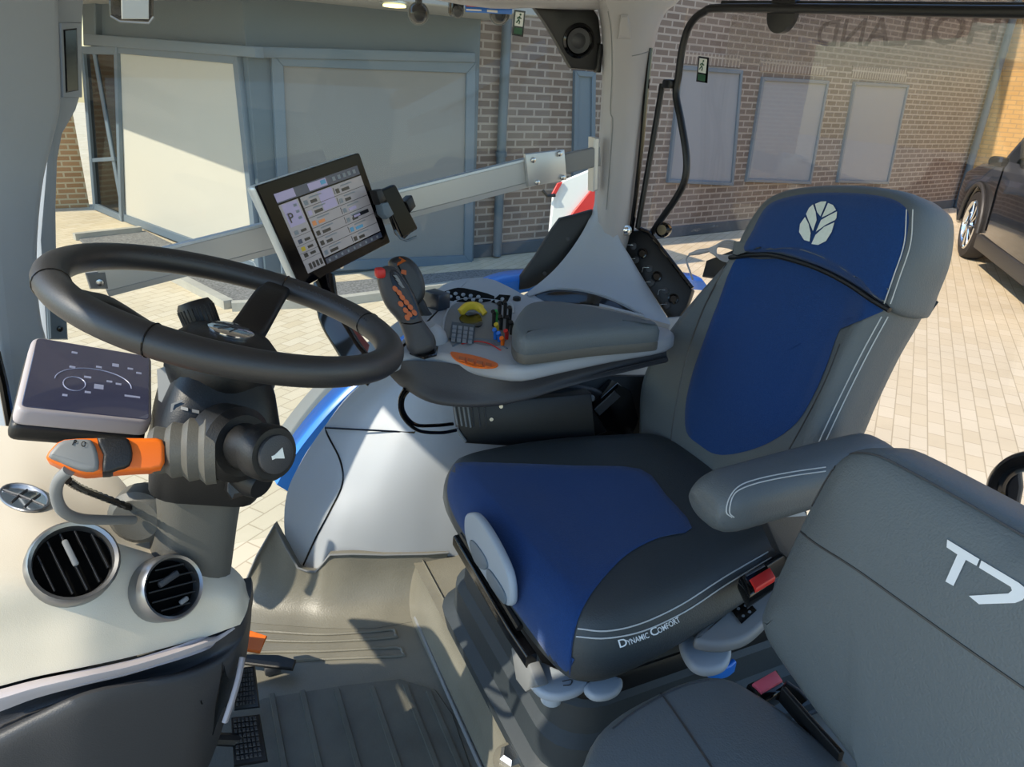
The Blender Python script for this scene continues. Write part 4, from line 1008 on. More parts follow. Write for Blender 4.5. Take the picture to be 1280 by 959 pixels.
# vents
def vent(px, py, rpx, tilt, lab):
    h, n = castn(DB, px, py)
    n = (n*.9+(CAM-h).normalized()*.35+V(tilt)).normalized(); h = h+n*(.010 if px < 150 else .016)
    d = pr(h)[2]; R = rpx/FPX*d
    F = frame(n)
    ring = mk('air_vent', lathe([(R*.80, -.015), (R*1.0, -.022), (R*1.0, .004), (R*.94, .008), (R*.86, .006), (R*.82, -.002), (R*.80, -.012)], h, n, 40, cap=False), M['satin_ring'], dash)
    mk('well', lathe([(R*.82, -.004), (R*.82, -.0055), (R*.3, -.0058), (0, -.006)], h, n, 36, cap=False), M['matte_black'], ring)
    return ring, h, n, R, F
ring, h, n, R, F = vent(90, 706, 52, (0, 0, .0), '')
for k in range(-2, 3):
    x = k*R*.3; L = sqrt(max(0, (.76*R)**2-x*x))
    mk('slat', sweep([h+F @ V((x, -L, .000)), h+F @ V((x, L, .000))], .0016, sec=rrect(1.3, 3.6, .5), up=tuple(F @ V((1, 0, 0)))), M['black_plastic'], ring)
mk('tab', rbox(h+F @ V((0, .01, .005)), (.006, R*.7, .005), .002, F), M['tag_grey'], ring)
ring, h, n, R, F = vent(204, 736, 41, (.45, 0, -.0), '')
for k in range(-2, 3):
    x = k*R*.3; L = sqrt(max(0, (.76*R)**2-x*x))
    a = F @ V((.94, -.34, 0)); b_ = F @ V((.34, .94, 0))
    mk('slat', sweep([h+b_*x-a*L, h+b_*x+a*L], .0018, sec=rrect(1.3, 5, .5), up=tuple(b_)), M['black_plastic'], ring)
mk('tab', rbox(h+F @ V((0, R*.28, .004)), (R*.7, .008, .006), .002, F), M['dark_plastic'], ring)
mk('tab', rbox(h+F @ V((.004, -R*.55, .004)), (R*.3, .006, .005), .002, F), M['tag_grey'], ring)
# emblem
em = circ(30, 622, 31, 16, .22, 28)
eo = mk('emblem', poly_decal(em, DB, .004), M['chrome'], dash)
mk('emblem_rim', sweep([cast(DB, x, y, .004) for x, y in em], .0016, 8, True), M['satin_ring'], eo)
for a_, b_ in (((4, 612), (56, 632)), ((14, 628), (34, 612)), ((30, 634), (50, 618))):
    mk('emblem_vein', line_decal([a_, ((a_[0]+b_[0])/2, (a_[1]+b_[1])/2-1), b_], DB, .0012, .0045), M['dark_plastic'], eo)
# ------------------------------------------------------------------ steering column
WC = V((.0526, .8426, .8392)); wt = radians(17.2); WN = V((sin(wt), 0, cos(wt)))
def col(a, r=0): return WC-WN*a
colm = thing('steering_column', 'dark grey steering column with orange lever and horn stalk', 'steering column', (-.1, .845, .3))
def secr(c, w, d, r, ax=V((cos(wt), 0, -sin(wt)))):
    ay = V((0, 1, 0))
    return [c+ax*a+ay*b_ for a, b_ in rrect(d, w, r, 4)]
AX = V((cos(wt), 0, -sin(wt)))
# lower shroud: bottom to top
mk('lower_shroud', skin([secr(WC-WN*.52+AX*.03, .12, .11, .03), secr(WC-WN*.40+AX*.018, .105, .10, .03), secr(WC-WN*.27+AX*.008, .098, .095, .028), secr(WC-WN*.19, .10, .10, .03)]), M['mid_plastic'], colm, ang=50)
mk('lower_cover', skin([secr(WC-WN*.215+AX*.004, .150, .118, .028), secr(WC-WN*.19+AX*.006, .165, .13, .03), secr(WC-WN*.155+AX*.006, .168, .132, .03)]), M['black_plastic'], colm, ang=50)
mk('upper_cover', skin([secr(WC-WN*.153+AX*.006, .168, .132, .03), secr(WC-WN*.12+AX*.006, .164, .130, .03), secr(WC-WN*.085+AX*.004, .13, .11, .03), secr(WC-WN*.05, .09, .085, .03)]), M['black_plastic'], colm, ang=50)
UB = bvh_of(skin([secr(WC-WN*.153+AX*.006, .168, .132, .03), secr(WC-WN*.12+AX*.006, .164, .130, .03), secr(WC-WN*.085+AX*.004, .13, .11, .03), secr(WC-WN*.05, .09, .085, .03)]))
mk('plate_border', poly_decal([(214, 505), (226, 500), (268, 512), (274, 519), (263, 529), (213, 515)], UB, .001), M['tag_grey'], colm)
pt = mk('label_plate', poly_decal([(218, 506), (226, 503), (266, 514), (270, 519), (262, 526), (216, 512)], UB, .0015), M['gloss_black'], colm)
for k in range(3):
    x = 226+14*k
    mk('plate_mark', poly_decal([(x, 508+3.4*k), (x+9, 510+3.4*k), (x+9, 514+3.4*k), (x, 512+3.4*k)], UB, .003), M['tag_grey'], pt)
# left boot rings and orange lever
b0 = P(262, 568, d=.735); b1 = P(198, 566, d=.70)
lv = (P(60, 572, d=.67)-P(196, 568, d=.70)).normalized()
bm_ = P(243, 562, d=.735)
bo_ = mk('lever_boot', lathe([(.036, -.022), (.037, -.012), (.031, -.006), (.033, .004), (.027, .010), (.029, .020), (.023, .026), (.025, .036), (.020, .042)], bm_, lv, 44), M['mid_plastic'], colm)
s = P(196, 568, d=.70); e = P(62, 574, d=.665); ln = (e-s).length; lv = (e-s)/ln
upv = V((0, 0, 1)); upv = (upv-lv*upv.dot(lv)).normalized(); sv = lv.cross(upv)
def lev_ring(t, w, hgt, dz=0):
    return [s+lv*(t*ln)+upv*(b_*hgt+dz)+sv*(a*w) for a, b_ in rrect(1, 1, .3, 4)]
ol = P(130, 570, d=.675); nl_ = V((.12, -.80, .58)).normalized()
def LQ(pts, o=0, k=4): return [PP(x, y, ol+nl_*o, nl_) for x, y in crom2(pts, k)]
gp_ = prism(LQ([(57, 571), (66, 558), (80, 549), (120, 547), (180, 547), (203, 549), (206, 568), (202, 585), (170, 588), (130, 591), (106, 593), (88, 588), (66, 578)], 0, 2), nl_, .034, .004, 3)
lg = mk('lever_grip', gp_, M['orange'], colm, ang=50)
mk('grip_inlay', prism(LQ([(121, 546.5), (150, 546.5), (161, 549), (166, 566), (162, 582), (148, 587), (128, 591), (129, 568)], .005, 2), nl_, .036, .003, 3), M['black_plastic'], colm, ang=50)
mk('grip_cap', prism(LQ([(60, 570), (68, 558), (80, 549.5), (108, 548.5), (116, 552), (122, 566), (123, 586), (108, 589), (90, 584), (70, 575)], .006, 2), nl_, .034, .004, 3), M['tag_grey'], colm, ang=50)
GB = bvh_of(prism(LQ([(60, 570), (68, 558), (80, 549.5), (108, 548.5), (116, 552), (122, 566), (123, 586), (108, 589), (90, 584), (70, 575)], .006, 2), nl_, .034, .004, 3))
mk('grip_symbol', text_decal('P', (90, 556), (95, 557), 7, GB, .001, True), M['gloss_black'], colm, flat=True)
mk('grip_symbol', text_decal('O', (101, 558), (107, 559), 7, GB, .001, True), M['gloss_black'], colm, flat=True)
# guard loop below the lever
gl_ = crom([P(x, y, d=d) for x, y, d in ((86, 588, .66), (74, 600, .665), (70, 618, .675), (78, 638, .69), (98, 648, .72), (130, 650, .77), (166, 650, .83))], 6)
mk('guard_loop', sweep(gl_, .0055, 12), M['tag_grey'], colm)
mk('spiral_cable', sweep(crom([P(x, y, d=d) for x, y, d in ((84, 600, .70), (100, 610, .74), (130, 622, .79), (166, 636, .84))], 10), [.0035 if k % 2 else .0045 for k in range(31)], 8), M['gloss_black'], colm)
jc = P(178, 640, d=.86)
mk('tilt_joint', lathe([(.03, -.02), (.034, -.01), (.034, .015), (.026, .022)], jc, (-.3, -.9, .1), 24), M['mid_plastic'], colm)
# horn stalk to the right
h0 = P(298, 556, d=.74); h1_ = P(352, 570, d=.70); hv = (h1_-h0).normalized()
mk('stalk_boot', lathe([(.040, -.03), (.040, .0), (.032, .008)], h0, hv, 28), M['black_plastic'], colm)
stk = mk('horn_stalk', lathe([(.024, .0), (.024, .035), (.028, .037), (.029, .055), (.026, .060), (.0, .061)], h0, hv, 28, cap=False), M['black_plastic'], colm)
mk('horn_button', lathe([(.020, .059), (.0195, .064), (.015, .066)], h0, hv, 28), M['dark_plastic'], stk)
Fh = frame(hv); hc = h0+hv*.0665
hx = [(-.008, -.002), (-.004, -.002), (.006, -.006), (.006, .006), (-.004, .002), (-.008, .002)]
mk('horn_symbol', prism([hc+Fh @ V((a, b_, 0)) for a, b_ in hx], hv, .001, .0003, 1), M['sticker_white'], stk)
k2 = P(318, 600, d=.78)
mk('knob', lathe([(.018, -.02), (.020, 0), (.016, .012)], k2, (.5, -.7, -.2), 20), M['black_plastic'], colm)
mk('lower_bracket', prism([P(x, y, d=.80) for x, y in ((284, 590), (318, 584), (314, 618), (290, 626), (282, 615))], (.1, -.95, .3), .04, .006, 2), M['black_plastic'], colm)
# grey cover on the display side of the column head
mk('side_cover', skin([[P(x, y, d=d) for x, y in ((196, 462), (212, 456), (234, 462), (240, 500), (222, 520), (198, 500))] for d in (.84, .80)]), M['tag_grey'], colm, ang=30)
kn = mk('tilt_knob', lathe([(.019, -.06), (.020, -.02), (.0205, -.018), (.0205, -.004), (.019, -.002), (.019, .0), (.0205, .002), (.0212, .03), (.018, .036), (.006, .037)], P(255, 412, d=.88), V((-.22, .30, .9)).normalized(), 36), M['black_plastic'], colm)
fl_ = []
kc_ = P(255, 412, d=.88); ka = V((-.22, .30, .9)).normalized(); e1, e2, _ = basis(ka)
for k in range(26):
    an = 2*pi*k/26; d_ = e1*cos(an)+e2*sin(an)
    fl_.append(sweep([kc_+ka*.004+d_*.0207, kc_+ka*.028+d_*.0213], .0010, 5))
mk('knob_ribs', join(*fl_), M['black_plastic'], kn)
# boot at the foot of the column
mk('foot_boot', skin([secr(WC-WN*.60-AX*.02, .17, .17, .05), secr(WC-WN*.52-AX*.015, .15, .14, .045), secr(WC-WN*.46-AX*.012, .13, .12, .04)]), M['black_plastic'], colm, ang=50)
# ------------------------------------------------------------------ steering wheel
wheel = thing('steering_wheel', 'black leather steering wheel with chrome emblem in its hub', 'steering wheel', WC)
e1, e2, _ = basis(WN)
RW = .1815
secw = [(cos(2*pi*k/16)*1.0, sin(2*pi*k/16)*1.08) for k in range(16)]
rim_vf = sweep([WC+(e1*cos(2*pi*k/96)+e2*sin(2*pi*k/96))*RW for k in range(96)], .0160, closed=True, sec=secw, up=WN)
mk('rim', rim_vf, M['black_leather'], wheel, ang=60)
RB = bvh_of(rim_vf)
# joints of the leather and stitching along the inside
def wang(px, py):
    q = PP(px, py, WC, WN)-WC
    return atan2(q.dot(e2), q.dot(e1))
for px, py in ((178, 430), (95, 360), (478, 408), (355, 360)):
    a = wang(px, py); c = WC+(e1*cos(a)+e2*sin(a))*RW; tn = -e1*sin(a)+e2*cos(a)
    mk('leather_joint', sweep([c+(WN*cos(2*pi*k/20)*1.0+tn.cross(WN)*sin(2*pi*k/20)*1.08)*.0162 for k in range(20)], .0008, 6, True), M['gloss_black'], wheel)
a0, a1 = wang(215, 320), wang(350, 350)
def lace(pa, pb, n):
    A0, A1 = wang(*pa), wang(*pb)
    if A1-A0 > pi: A1 -= 2*pi
    if A0-A1 > pi: A1 += 2*pi
    pts = []
    for k in range(n*2+1):
        a = A0+(A1-A0)*k/(n*2); rd = e1*cos(a)+e2*sin(a)
        pts.append(WC+rd*(RW-.0142+(0 if k % 2 else .0015))+WN*(.008 if k % 2 else .0105))
    return sweep(pts, .0009, 5)
mk('lacing', lace((170, 318), (320, 338), 34), M['dark_plastic'], wheel)
mk('lacing', lace((370, 365), (470, 412), 26), M['dark_plastic'], wheel)
# hub and spokes
HC = WC-WN*.062
mk('hub', lathe([(.03, -.05), (.052, -.045), (.062, -.02), (.064, .0), (.058, .018), (.046, .030), (.030, .034), (.0, .035)], HC, WN, 40, cap=False), M['black_plastic'], wheel)
def spoke(px, py, w0=.028, w1=.020):
    a = wang(px, py); rd = e1*cos(a)+e2*sin(a)
    p = [HC+rd*.035+WN*.012, HC+rd*.075+WN*.022, HC+rd*.13+WN*.052, WC+rd*(RW-.028)-WN*.004, WC+rd*(RW-.008)]
    p = crom(p, 4); n = len(p)
    return sweep(p, [w0+(w1-w0)*k/(n-1) for k in range(n)], sec=rrect(.62, 1.7, .28, 3), up=WN)
for px, py in ((362, 352), (108, 372), (300, 470)):
    mk('spoke', spoke(px, py), M['black_plastic'], wheel)
ec = HC+WN*.0345
eb = mk('emblem', lathe([(.026, 0), (.026, .003), (.022, .0045), (.0, .005)], ec, WN, 32, cap=False), M['chrome'], wheel)
Fe = frame(WN, (0, 1, 0))
for k, (a_, b_) in enumerate((((-.02, -.004), (.02, .006)), ((-.008, .014), (.004, -.002)), ((.004, .018), (.014, .003)), ((-.004, -.018), (.006, .0)), ((-.016, -.012), (-.004, -.003)))):
    mk('emblem_vein', sweep([ec+Fe @ V((a_[0], a_[1], .0048)), ec+Fe @ V((b_[0], b_[1], .0048))], .0009, 6), M['dark_plastic'], eb)
# ------------------------------------------------------------------ instrument display left of the wheel
ci = [V(p) for p in ((-.262, 1.521, .602), (-.082, 1.565, .527), (-.087, 1.343, .485), (-.267, 1.299, .559))]
kk = .62
ci = [CAM+(p-CAM)*kk for p in ci]
nn = (ci[3]-ci[0]).cross(ci[1]-ci[0]).normalized()
if nn.z < 0: nn = -nn
disp = thing('instrument_display', 'flat tilted instrument display on the cream dash beside the steering wheel', 'display', (ci[2]+ci[3])/2-V((0, 0, .05)))
cen = sum(ci, V((0, 0, 0)))/4
def rounded(q, r, k=4):
    out = []
    for i in range(4):
        a, b_, c = q[i-1], q[i], q[(i+1) % 4]
        d1 = (a-b_).normalized()*r; d2 = (c-b_).normalized()*r
        p0, p2 = b_+d1, b_+d2
        for j in range(k+1):
            t_ = j/k; out.append(p0*(1-t_)**2+b_*2*t_*(1-t_)+p2*t_*t_)
    return out
outer = [cen+(p-cen)*1.07 for p in ci]
outer[3] = outer[3]-nn*.0; 
mk('bezel', prism(rounded(outer, .012), nn, .022, .005, 3), M['trim_strip'], disp)
mk('back_shell', prism(rounded([p-nn*.02 for p in outer], .012), nn, .024, .008, 3), M['black_plastic'], disp)
glassq = rounded([p+nn*.0008 for p in ci], .006)
scr = mk('screen', prism(glassq, nn, .003, .0006, 1), mat('dash_screen', '#2b2d3d', .06, spec=1.0, emit=.6), disp)  # bluish glow stands in for sky reflected in the screen
def DQ(u, v): return ci[0]+(ci[1]-ci[0])*u+(ci[3]-ci[0])*v+nn*.0012
mk('gauge_arc', sweep([DQ(.52+.32*cos(a), .58-.22*sin(a)) for a in [pi*k/20 for k in range(21)]], .0006, 5), M['dash_ink'], scr)
mk('gauge_arc', sweep([DQ(.36+.09*cos(a), .62-.10*sin(a)) for a in [2*pi*k/20 for k in range(20)]], .0006, 5, True), M['dash_ink'], scr)
for u, v, w_, h_ in ((.30, .13, .05, .03), (.30, .36, .05, .03), (.52, .30, .05, .03), (.66, .22, .06, .05), (.80, .25, .05, .03), (.88, .30, .05, .03), (.43, .48, .06, .03), (.62, .5, .05, .03), (.70, .52, .05, .03), (.52, .58, .08, .07), (.45, .70, .05, .03), (.78, .68, .14, .03), (.28, .78, .04, .03)):
    mk('readout', prism([DQ(u, v), DQ(u+w_, v), DQ(u+w_, v+h_), DQ(u, v+h_)], nn, .0006, .0002, 1), M['dash_ink'], scr)
mk('mount_arm', sweep([cen-nn*.03, V((cen.x-.01, cen.y+.03, cen.z-.10))], .018, 10), M['black_plastic'], disp)
# ------------------------------------------------------------------ pedals
def pedal(px, z, lab):
    q = [P(x, y, z=zz_) for (x, y), zz_ in zip(px, z)]
    n = (q[1]-q[0]).cross(q[3]-q[0]).normalized()
    if n.dot(CAM-q[0]) < 0: n = -n
    t = thing('pedal', lab, 'pedal', (q[2]+q[3])/2-V((0, 0, .02)), 'pedals')
    mk('pad', prism(q, n, .015, .004, 2), M['black_plastic'], t)
    st = []
    for i in range(6):
        for j in range(8):
            u0, v0 = .1+.8*i/6, .06+.88*j/8
            def L(u, v): return q[0]*(1-u)*(1-v)+q[1]*u*(1-v)+q[2]*u*v+q[3]*(1-u)*v+n*.003
            st.append(prism([L(u0, v0), L(u0+.1, v0), L(u0+.1, v0+.08), L(u0, v0+.08)], n, .005, .001, 1))
    mk('tread_studs', join(*st), M['dark_plastic'], t)
    c = sum(q, V((0, 0, 0)))/4
    mk('arm', sweep([c-n*.012, c-n*.03+V((-.08, 0, .05)), c+V((-.2, 0, .25))], .01, 8), M['black_plastic'], t)
pedal([(296, 835), (318, 832), (324, 884), (292, 888)], (.17, .17, .13, .13), 'black studded pedal beside the dashboard, the upper one')
pedal([(288, 896), (324, 892), (334, 950), (292, 957)], (.13, .13, .10, .10), 'black studded pedal at the foot of the dashboard, the lower one')
t = thing('small_pedal', 'small flat grey pedal on the floor below the orange tag', 'pedal', P(345, 830, z=.03))
pq = [P(x, y, z=.03) for x, y in ((300, 817), (348, 818), (370, 824), (366, 836), (300, 828))]
mk('pad', prism(pq, (0, 0, 1), .008, .002, 1), M['black_plastic'], t)
mk('arm', sweep([pq[0], P(288, 812, z=.05), P(270, 790, z=.15)], .008, 8), M['black_plastic'], t)
mk('stop', rbox(P(340, 833, z=.013), (.03, .03, .02), .004), M['dark_plastic'], t)
t = thing('orange_tag', 'orange pedal lock tab poking out beside the dashboard', 'tab', P(318, 804, z=.10))
oq = [P(x, y, z=.11) for x, y in ((300, 790), (314, 788), (335, 795), (326, 816), (300, 812))]
mk('tab', prism(oq, (.3, -.6, .7), .012, .003, 2), M['orange'], t)
mk('tab_arm', sweep([P(304, 800, z=.105), P(280, 790, z=.14), P(262, 770, z=.22)], .008, 8), M['black_plastic'], t)
# ------------------------------------------------------------------ armrest console
con = thing('armrest_console', 'grey armrest console with joystick, keypad and orange switches', 'console', P(660, 500, z=.55))
ZC = .655
cb = [P(x, y, z=ZC) for x, y in crom2([(486, 448), (500, 424), (528, 386), (544, 360), (572, 348), (612, 347), (640, 358), (668, 372), (720, 386), (780, 399), (838, 410), (836, 424), (770, 436), (705, 449), (655, 459), (612, 455), (562, 444), (520, 441)], 3)]
cvf = prism(cb, (0, 0, 1), .030, .012, 4); KBV = bvh_of(cvf)
mk('body', cvf, M['shell_grey'], con, ang=60)
R0 = [[(480, 452, .645), (515, 449, .645), (560, 452, .642), (611, 462, .636), (655, 467, .63), (703, 459, .628), (765, 446, .628), (830, 432, .628)],
      [(485, 466, .615), (522, 476, .610), (563, 483, .604), (612, 488, .600), (656, 484, .600), (704, 471, .604), (766, 456, .61), (830, 441, .615)],
      [(498, 480, .590), (530, 499, .580), (566, 506, .575), (612, 506, .573), (655, 498, .578), (704, 482, .588), (766, 465, .60), (830, 450, .605)]]
rows = [[P(x, y, z=z) for x, y, z in r] for r in R0]
rows = [[p+V((0, -.008, 0)) for p in r] for r in rows]
rows.append([p+V((0, .09, -.004)) for p in rows[-1]])
mk('lower_shell', thick(patch(rows, 5, 5), .008), M['dark_plastic'], con, ang=60)
pad = [P(x, y, z=.712) for x, y in crom2([(641, 402), (649, 387), (663, 377), (700, 376), (750, 384), (800, 396), (821, 404), (818, 407), (740, 413), (680, 420), (655, 421), (643, 414)], 4)]
pvf = pillow(pad, (0, 0, 1), [(.02, -.04), (.004, -.038), (0, -.03), (0, -.012), (.004, -.003), (.010, .001), (.02, .003), (.05, .004)])
mk('arm_pad', pvf, M['pad_leather'], con, ang=60)
mk('pad_base', prism([p-V((0, 0, .03)) for p in pad], (0, 0, 1), .02, .004, 2), M['mid_plastic'], con)
def KF(px, bvh_, h): return prism([P(x, y, z=ZC+h) for x, y in px], (0, 0, 1), .003, .0005, 1)
# switch panels
bp_ = mk('button_panel', KF(crom2([(546, 370), (562, 362), (580, 360), (618, 370), (604, 377), (570, 376)], 3), KBV, .002), M['matte_black'], con)
for k in range(10):
    x = 560+9.5*(k % 5); y = 365+1.3*(k % 5)+5*(k//5)
    mk('button', KF(circ(x+(k//5)*3, y, 2.6, 1.6, n=8), KBV, .005), M['key_grey'], bp_)
bp2 = mk('button_panel', KF([(614, 377), (624, 368), (638, 369), (632, 381)], KBV, .002), M['matte_black'], con)
for x, y in ((621, 376), (628, 373)): mk('button', KF(circ(x, y, 2.4, 1.6, n=8), KBV, .005), M['key_grey'], bp2)
mk('dial', lathe([(.009, 0), (.009, .006), (.006, .008)], cast(KBV, 646, 375), (0, 0, 1), 18), M['black_plastic'], con)
mk('tray', decal(crom2([(553, 424), (557, 396), (570, 379), (600, 376), (636, 381), (640, 392), (634, 424), (618, 433), (585, 428)], 3), KBV, .0012, 0, 5), M['tag_grey'], con)
mk('tray_rim', sweep([cast(KBV, x, y, .001) for x, y in crom2([(552, 426), (556, 396), (569, 377), (600, 374), (638, 380), (642, 392)], 4, False)], .0025, 8), M['shell_grey'], con)
kp = mk('keypad', KF([(561, 422), (565, 402), (594, 406), (592, 428), (575, 426)], KBV, .004), mat('keypad_navy', '#3a4654', .5), con)
for i in range(4):
    for j in range(4):
        x = 566+7*i-j*.6; y = 406+5.2*j+.9*i
        mk('key', KF([(x, y), (x+5, y+.7), (x+4.6, y+4.2), (x-.4, y+3.5)], KBV, .0065), M['key_grey'], kp)
mk('cup_recess', KF(crom2([(574, 397), (584, 391), (598, 392), (603, 402), (598, 408), (580, 404)], 3), KBV, .003), M['gloss_black'], con)
c_ = cast(KBV, 590, 393)
mk('yellow_lever', sweep(crom([c_+V(p) for p in ((-.025, .0, .006), (-.01, .004, .016), (.008, .004, .016), (.02, -.004, .010))], 4), .008, sec=rrect(2, 1.4, .4), up=(0, 0, 1)), M['yellow'], con)
mk('yellow_lever', sweep([c_+V((.016, -.004, .014)), c_+V((.022, -.016, .004))], .006, 8), M['yellow'], con)
# coloured fingertip levers
for (x, y, m, hgt) in ((617, 408, 'black_plastic', .026), (624, 400, 'black_plastic', .03), (631, 398, 'black_plastic', .03), (637, 404, 'black_plastic', .028), (634, 414, 'black_plastic', .024), (626, 412, 'black_plastic', .022), (639, 418, 'black_plastic', .02),
                       (620, 404, 'cap_green', .020), (619, 424, 'bright_blue', .014), (624, 427, 'bright_blue', .012), (621, 417, 'yellow', .014), (628, 432, 'orange', .010), (633, 424, 'red', .012)):
    b0_ = cast(KBV, x, y)
    mk('fingertip_lever', sweep([b0_, b0_+V((0, 0, hgt)), b0_+V((-.004, -.003, hgt+.006))], [.0035, .0042, .0045], 8), M[m], con)
# red arc scale and orange switch strip on the near edge
mk('arc_scale', line_decal([(577, 430), (595, 427), (612, 430), (626, 438)], KBV, .0014, .002), M['red'], con)
mk('arc_rim', sweep([cast(KBV, x, y, .001) for x, y in crom2([(566, 433), (582, 426), (600, 424), (618, 428), (634, 436)], 4, False)], .002, 8), M['frame_pale'], con)
osw = mk('orange_switches', KF(crom2([(563, 440), (576, 441), (600, 446), (622, 454), (616, 459), (592, 458), (571, 450)], 3), KBV, .003), M['orange'], con)
for k in range(4):
    x = 574+11*k; y = 445+2.6*k
    mk('switch_key', KF([(x, y), (x+8, y+1.6), (x+7, y+6), (x-1, y+4)], KBV, .006), M['dark_orange'], osw)
# navy box next to the joystick
nb_ = cast(KBV, 546, 384)
mk('switch_block', rbox(nb_+V((0, 0, .016)), (.034, .05, .036), .006, Matrix.Rotation(.4, 3, 'Z')), mat('navy_plastic', '#28313f', .35), con)
mk('gaiter', lathe([(.036, -.01), (.034, .012), (.026, .026), (.018, .034)], P(536, 428, z=ZC-.005), (-.2, 0, 1), 24), M['shell_grey'], con)
mk('gaiter_slot', prism([P(x, y, z=ZC+.002) for x, y in ((512, 440), (524, 430), (548, 432), (546, 442), (530, 446))], (0, 0, 1), .006, .002, 1), M['gloss_black'], con)
# main joystick
jo = P(530, 436, z=ZC+.004)
nj = V((-.15, -.95, .30)).normalized()
def JQ(pts, o=0): return [PP(x, y, jo+nj*o, nj) for x, y in pts]
jpts = crom2([(473, 348), (474, 338), (482, 332), (494, 333), (503, 343), (515, 362), (524, 382), (529, 398), (538, 411), (545, 422), (546, 434), (536, 442), (522, 446), (513, 440), (508, 422), (500, 402), (486, 385), (478, 368)], 4)
jvf = prism(JQ(jpts, .020), nj, .042, .013, 5); JB = bvh_of(jvf)
joy = mk('joystick', jvf, M['dark_plastic'], con, ang=60)
mk('button_field', poly_decal(crom2([(487, 340), (495, 338), (506, 352), (518, 376), (523, 392), (517, 399), (508, 396), (502, 380), (492, 360)], 3), JB, .0015), M['gloss_black'], joy)
for x, y in ((494, 361), (499, 366), (503, 372), (501, 380), (508, 378), (513, 384), (507, 388), (512, 393), (518, 391), (509, 397)):
    mk('button', poly_decal(circ(x, y, 4.3, 3, .9, 8), JB, .004), M['dark_orange'], joy)
for k in range(3):
    mk('flash', poly_decal([(491+3*k, 344+5*k), (496+3*k, 344+5*k), (500+3*k, 350+5*k), (497+3*k, 350+5*k)], JB, .003), M['tag_grey'], joy)
mk('red_button', rbox(JQ([(475, 341)], .014)[0], (.016, .02, .016), .004), M['red'], joy)
mk('grip_seam', line_decal([(502, 404), (514, 405), (527, 402)], JB, .0012, .0), M['gloss_black'], joy)
# second, smaller joystick behind it
j2 = P(524, 396, z=ZC+.01)+V((0, .03, 0))
j2pts = crom2([(487, 330), (494, 321), (508, 320), (520, 328), (529, 342), (533, 360), (530, 376), (521, 384), (511, 378), (500, 356)], 4)
j2vf = prism([PP(x, y, j2, nj) for x, y in j2pts], nj, .045, .016, 5); JB2 = bvh_of(j2vf)
jo2 = mk('joystick', j2vf, M['black_leather'], con, ang=60)
mk('orange_inlay', poly_decal([(499, 321), (510, 320), (516, 324), (508, 326)], JB2, .003), M['dark_orange'], jo2)
mk('button', poly_decal([(502, 337), (508, 338), (508, 344), (501, 342)], JB2, .003), M['dark_orange'], jo2)
mk('stem', sweep([PP(520, 374, j2-nj*.02, nj), PP(530, 392, j2-nj*.02, nj), PP(536, 402, j2-nj*.02, nj)], [.014, .012, .016], 12), M['black_plastic'], jo2)
# vented box and cables under the console
nv_ = V((-.25, -.95, .2)).normalized(); ov = P(600, 525, Y=1.16)
vb = thing('vented_box', 'black vented box under the armrest console', 'box', PP(610, 548, ov, nv_))
VQ = lambda pts, o=0: [PP(x, y, ov+nv_*o, nv_) for x, y in pts]
mk('body', prism(VQ([(568, 506), (640, 500), (740, 492), (745, 550), (660, 560), (582, 555), (574, 545)]), nv_, .07, .006, 2), M['black_plastic'], vb)
mk('rear_plate', prism(VQ([(690, 500), (740, 470), (812, 470), (815, 560), (690, 560)], -.12), nv_, .02, .006, 2), M['black_plastic'], vb)
for k in range(4):
    x = 567+5.5*k
    mk('louvre', prism(VQ([(x, 509-.4*k), (x+2.4, 509-.4*k), (x+6.4, 532+k), (x+4, 532+k)], .004), nv_, .008, .001, 1), M['tag_grey'], vb)
mk('bottom_rail', sweep(VQ([(570, 535), (582, 552)], .003), .003, 8), M['tag_grey'], vb)
for k in range(3):
    mk('rib', sweep(VQ([(590+8*k, 510), (592+8*k, 534)], .002), .0018, 6), M['dark_plastic'], vb)
for x, y in ((626, 508), (614, 524)): mk('screw', lathe([(.004, 0), (.004, .003)], VQ([(x, y)], .001)[0], nv_, 10), M['steel'], vb)
for k, pts in enumerate(([(514, 484), (504, 498), (505, 516), (520, 531), (545, 532), (566, 530)], [(506, 486), (500, 500), (503, 520), (522, 538), (550, 541), (570, 538)])):
    cpts = crom([P(x, y, Y=1.10+.012*i) for i, (x, y) in enumerate(pts)], 6)
    mk('console_cable', sweep(cpts, .0035, 8), M['gloss_black'], None, label=('upper black cable loop hanging from the console to the vented box', 'lower black cable loop hanging from the console to the vented box')[k], cat='cable', group='cables under the console')
# ------------------------------------------------------------------ monitor rail
YR = 1.48
rail = thing('monitor_rail', 'aluminium rail running across the side window to the rear pillar', 'rail', P(740, 200, Y=YR))
ra_, rb_ = P(128, 350, Y=YR), P(668, 213, Y=YR)
rc_, rd_ = P(662, 214, Y=YR), P(748, 195, Y=YR)
rdir = (rb_-ra_).normalized(); rup = V((0, -1, 0)).cross(rdir).normalized(); rup = rup if rup.z > 0 else -rup
rh = .031
mk('extrusion', sweep([ra_, rb_], rh, sec=[(1, .3), (1, -.3), (.84, -.32), (.80, -.26), (-.62, -.26), (-.66, -.32), (-1, -.3), (-1, .3), (-.66, .32), (-.62, .26), (.80, .26), (.84, .32)], up=rup), M['aluminium'], rail, ang=20)
mk('end_piece', sweep([rc_, rd_], .022, sec=rrect(2, .8, .15), up=rup), M['tag_grey'], rail)
mk('bracket', prism([P(x, y, Y=YR-.01) for x, y in ((743, 172), (750, 172), (748, 238), (742, 240))], (0, -1, 0), .03, .003, 1), M['aluminium'], rail)
cpq = [P(x, y, Y=YR-.022) for x, y in ((657, 193), (706, 187), (709, 225), (661, 234))]
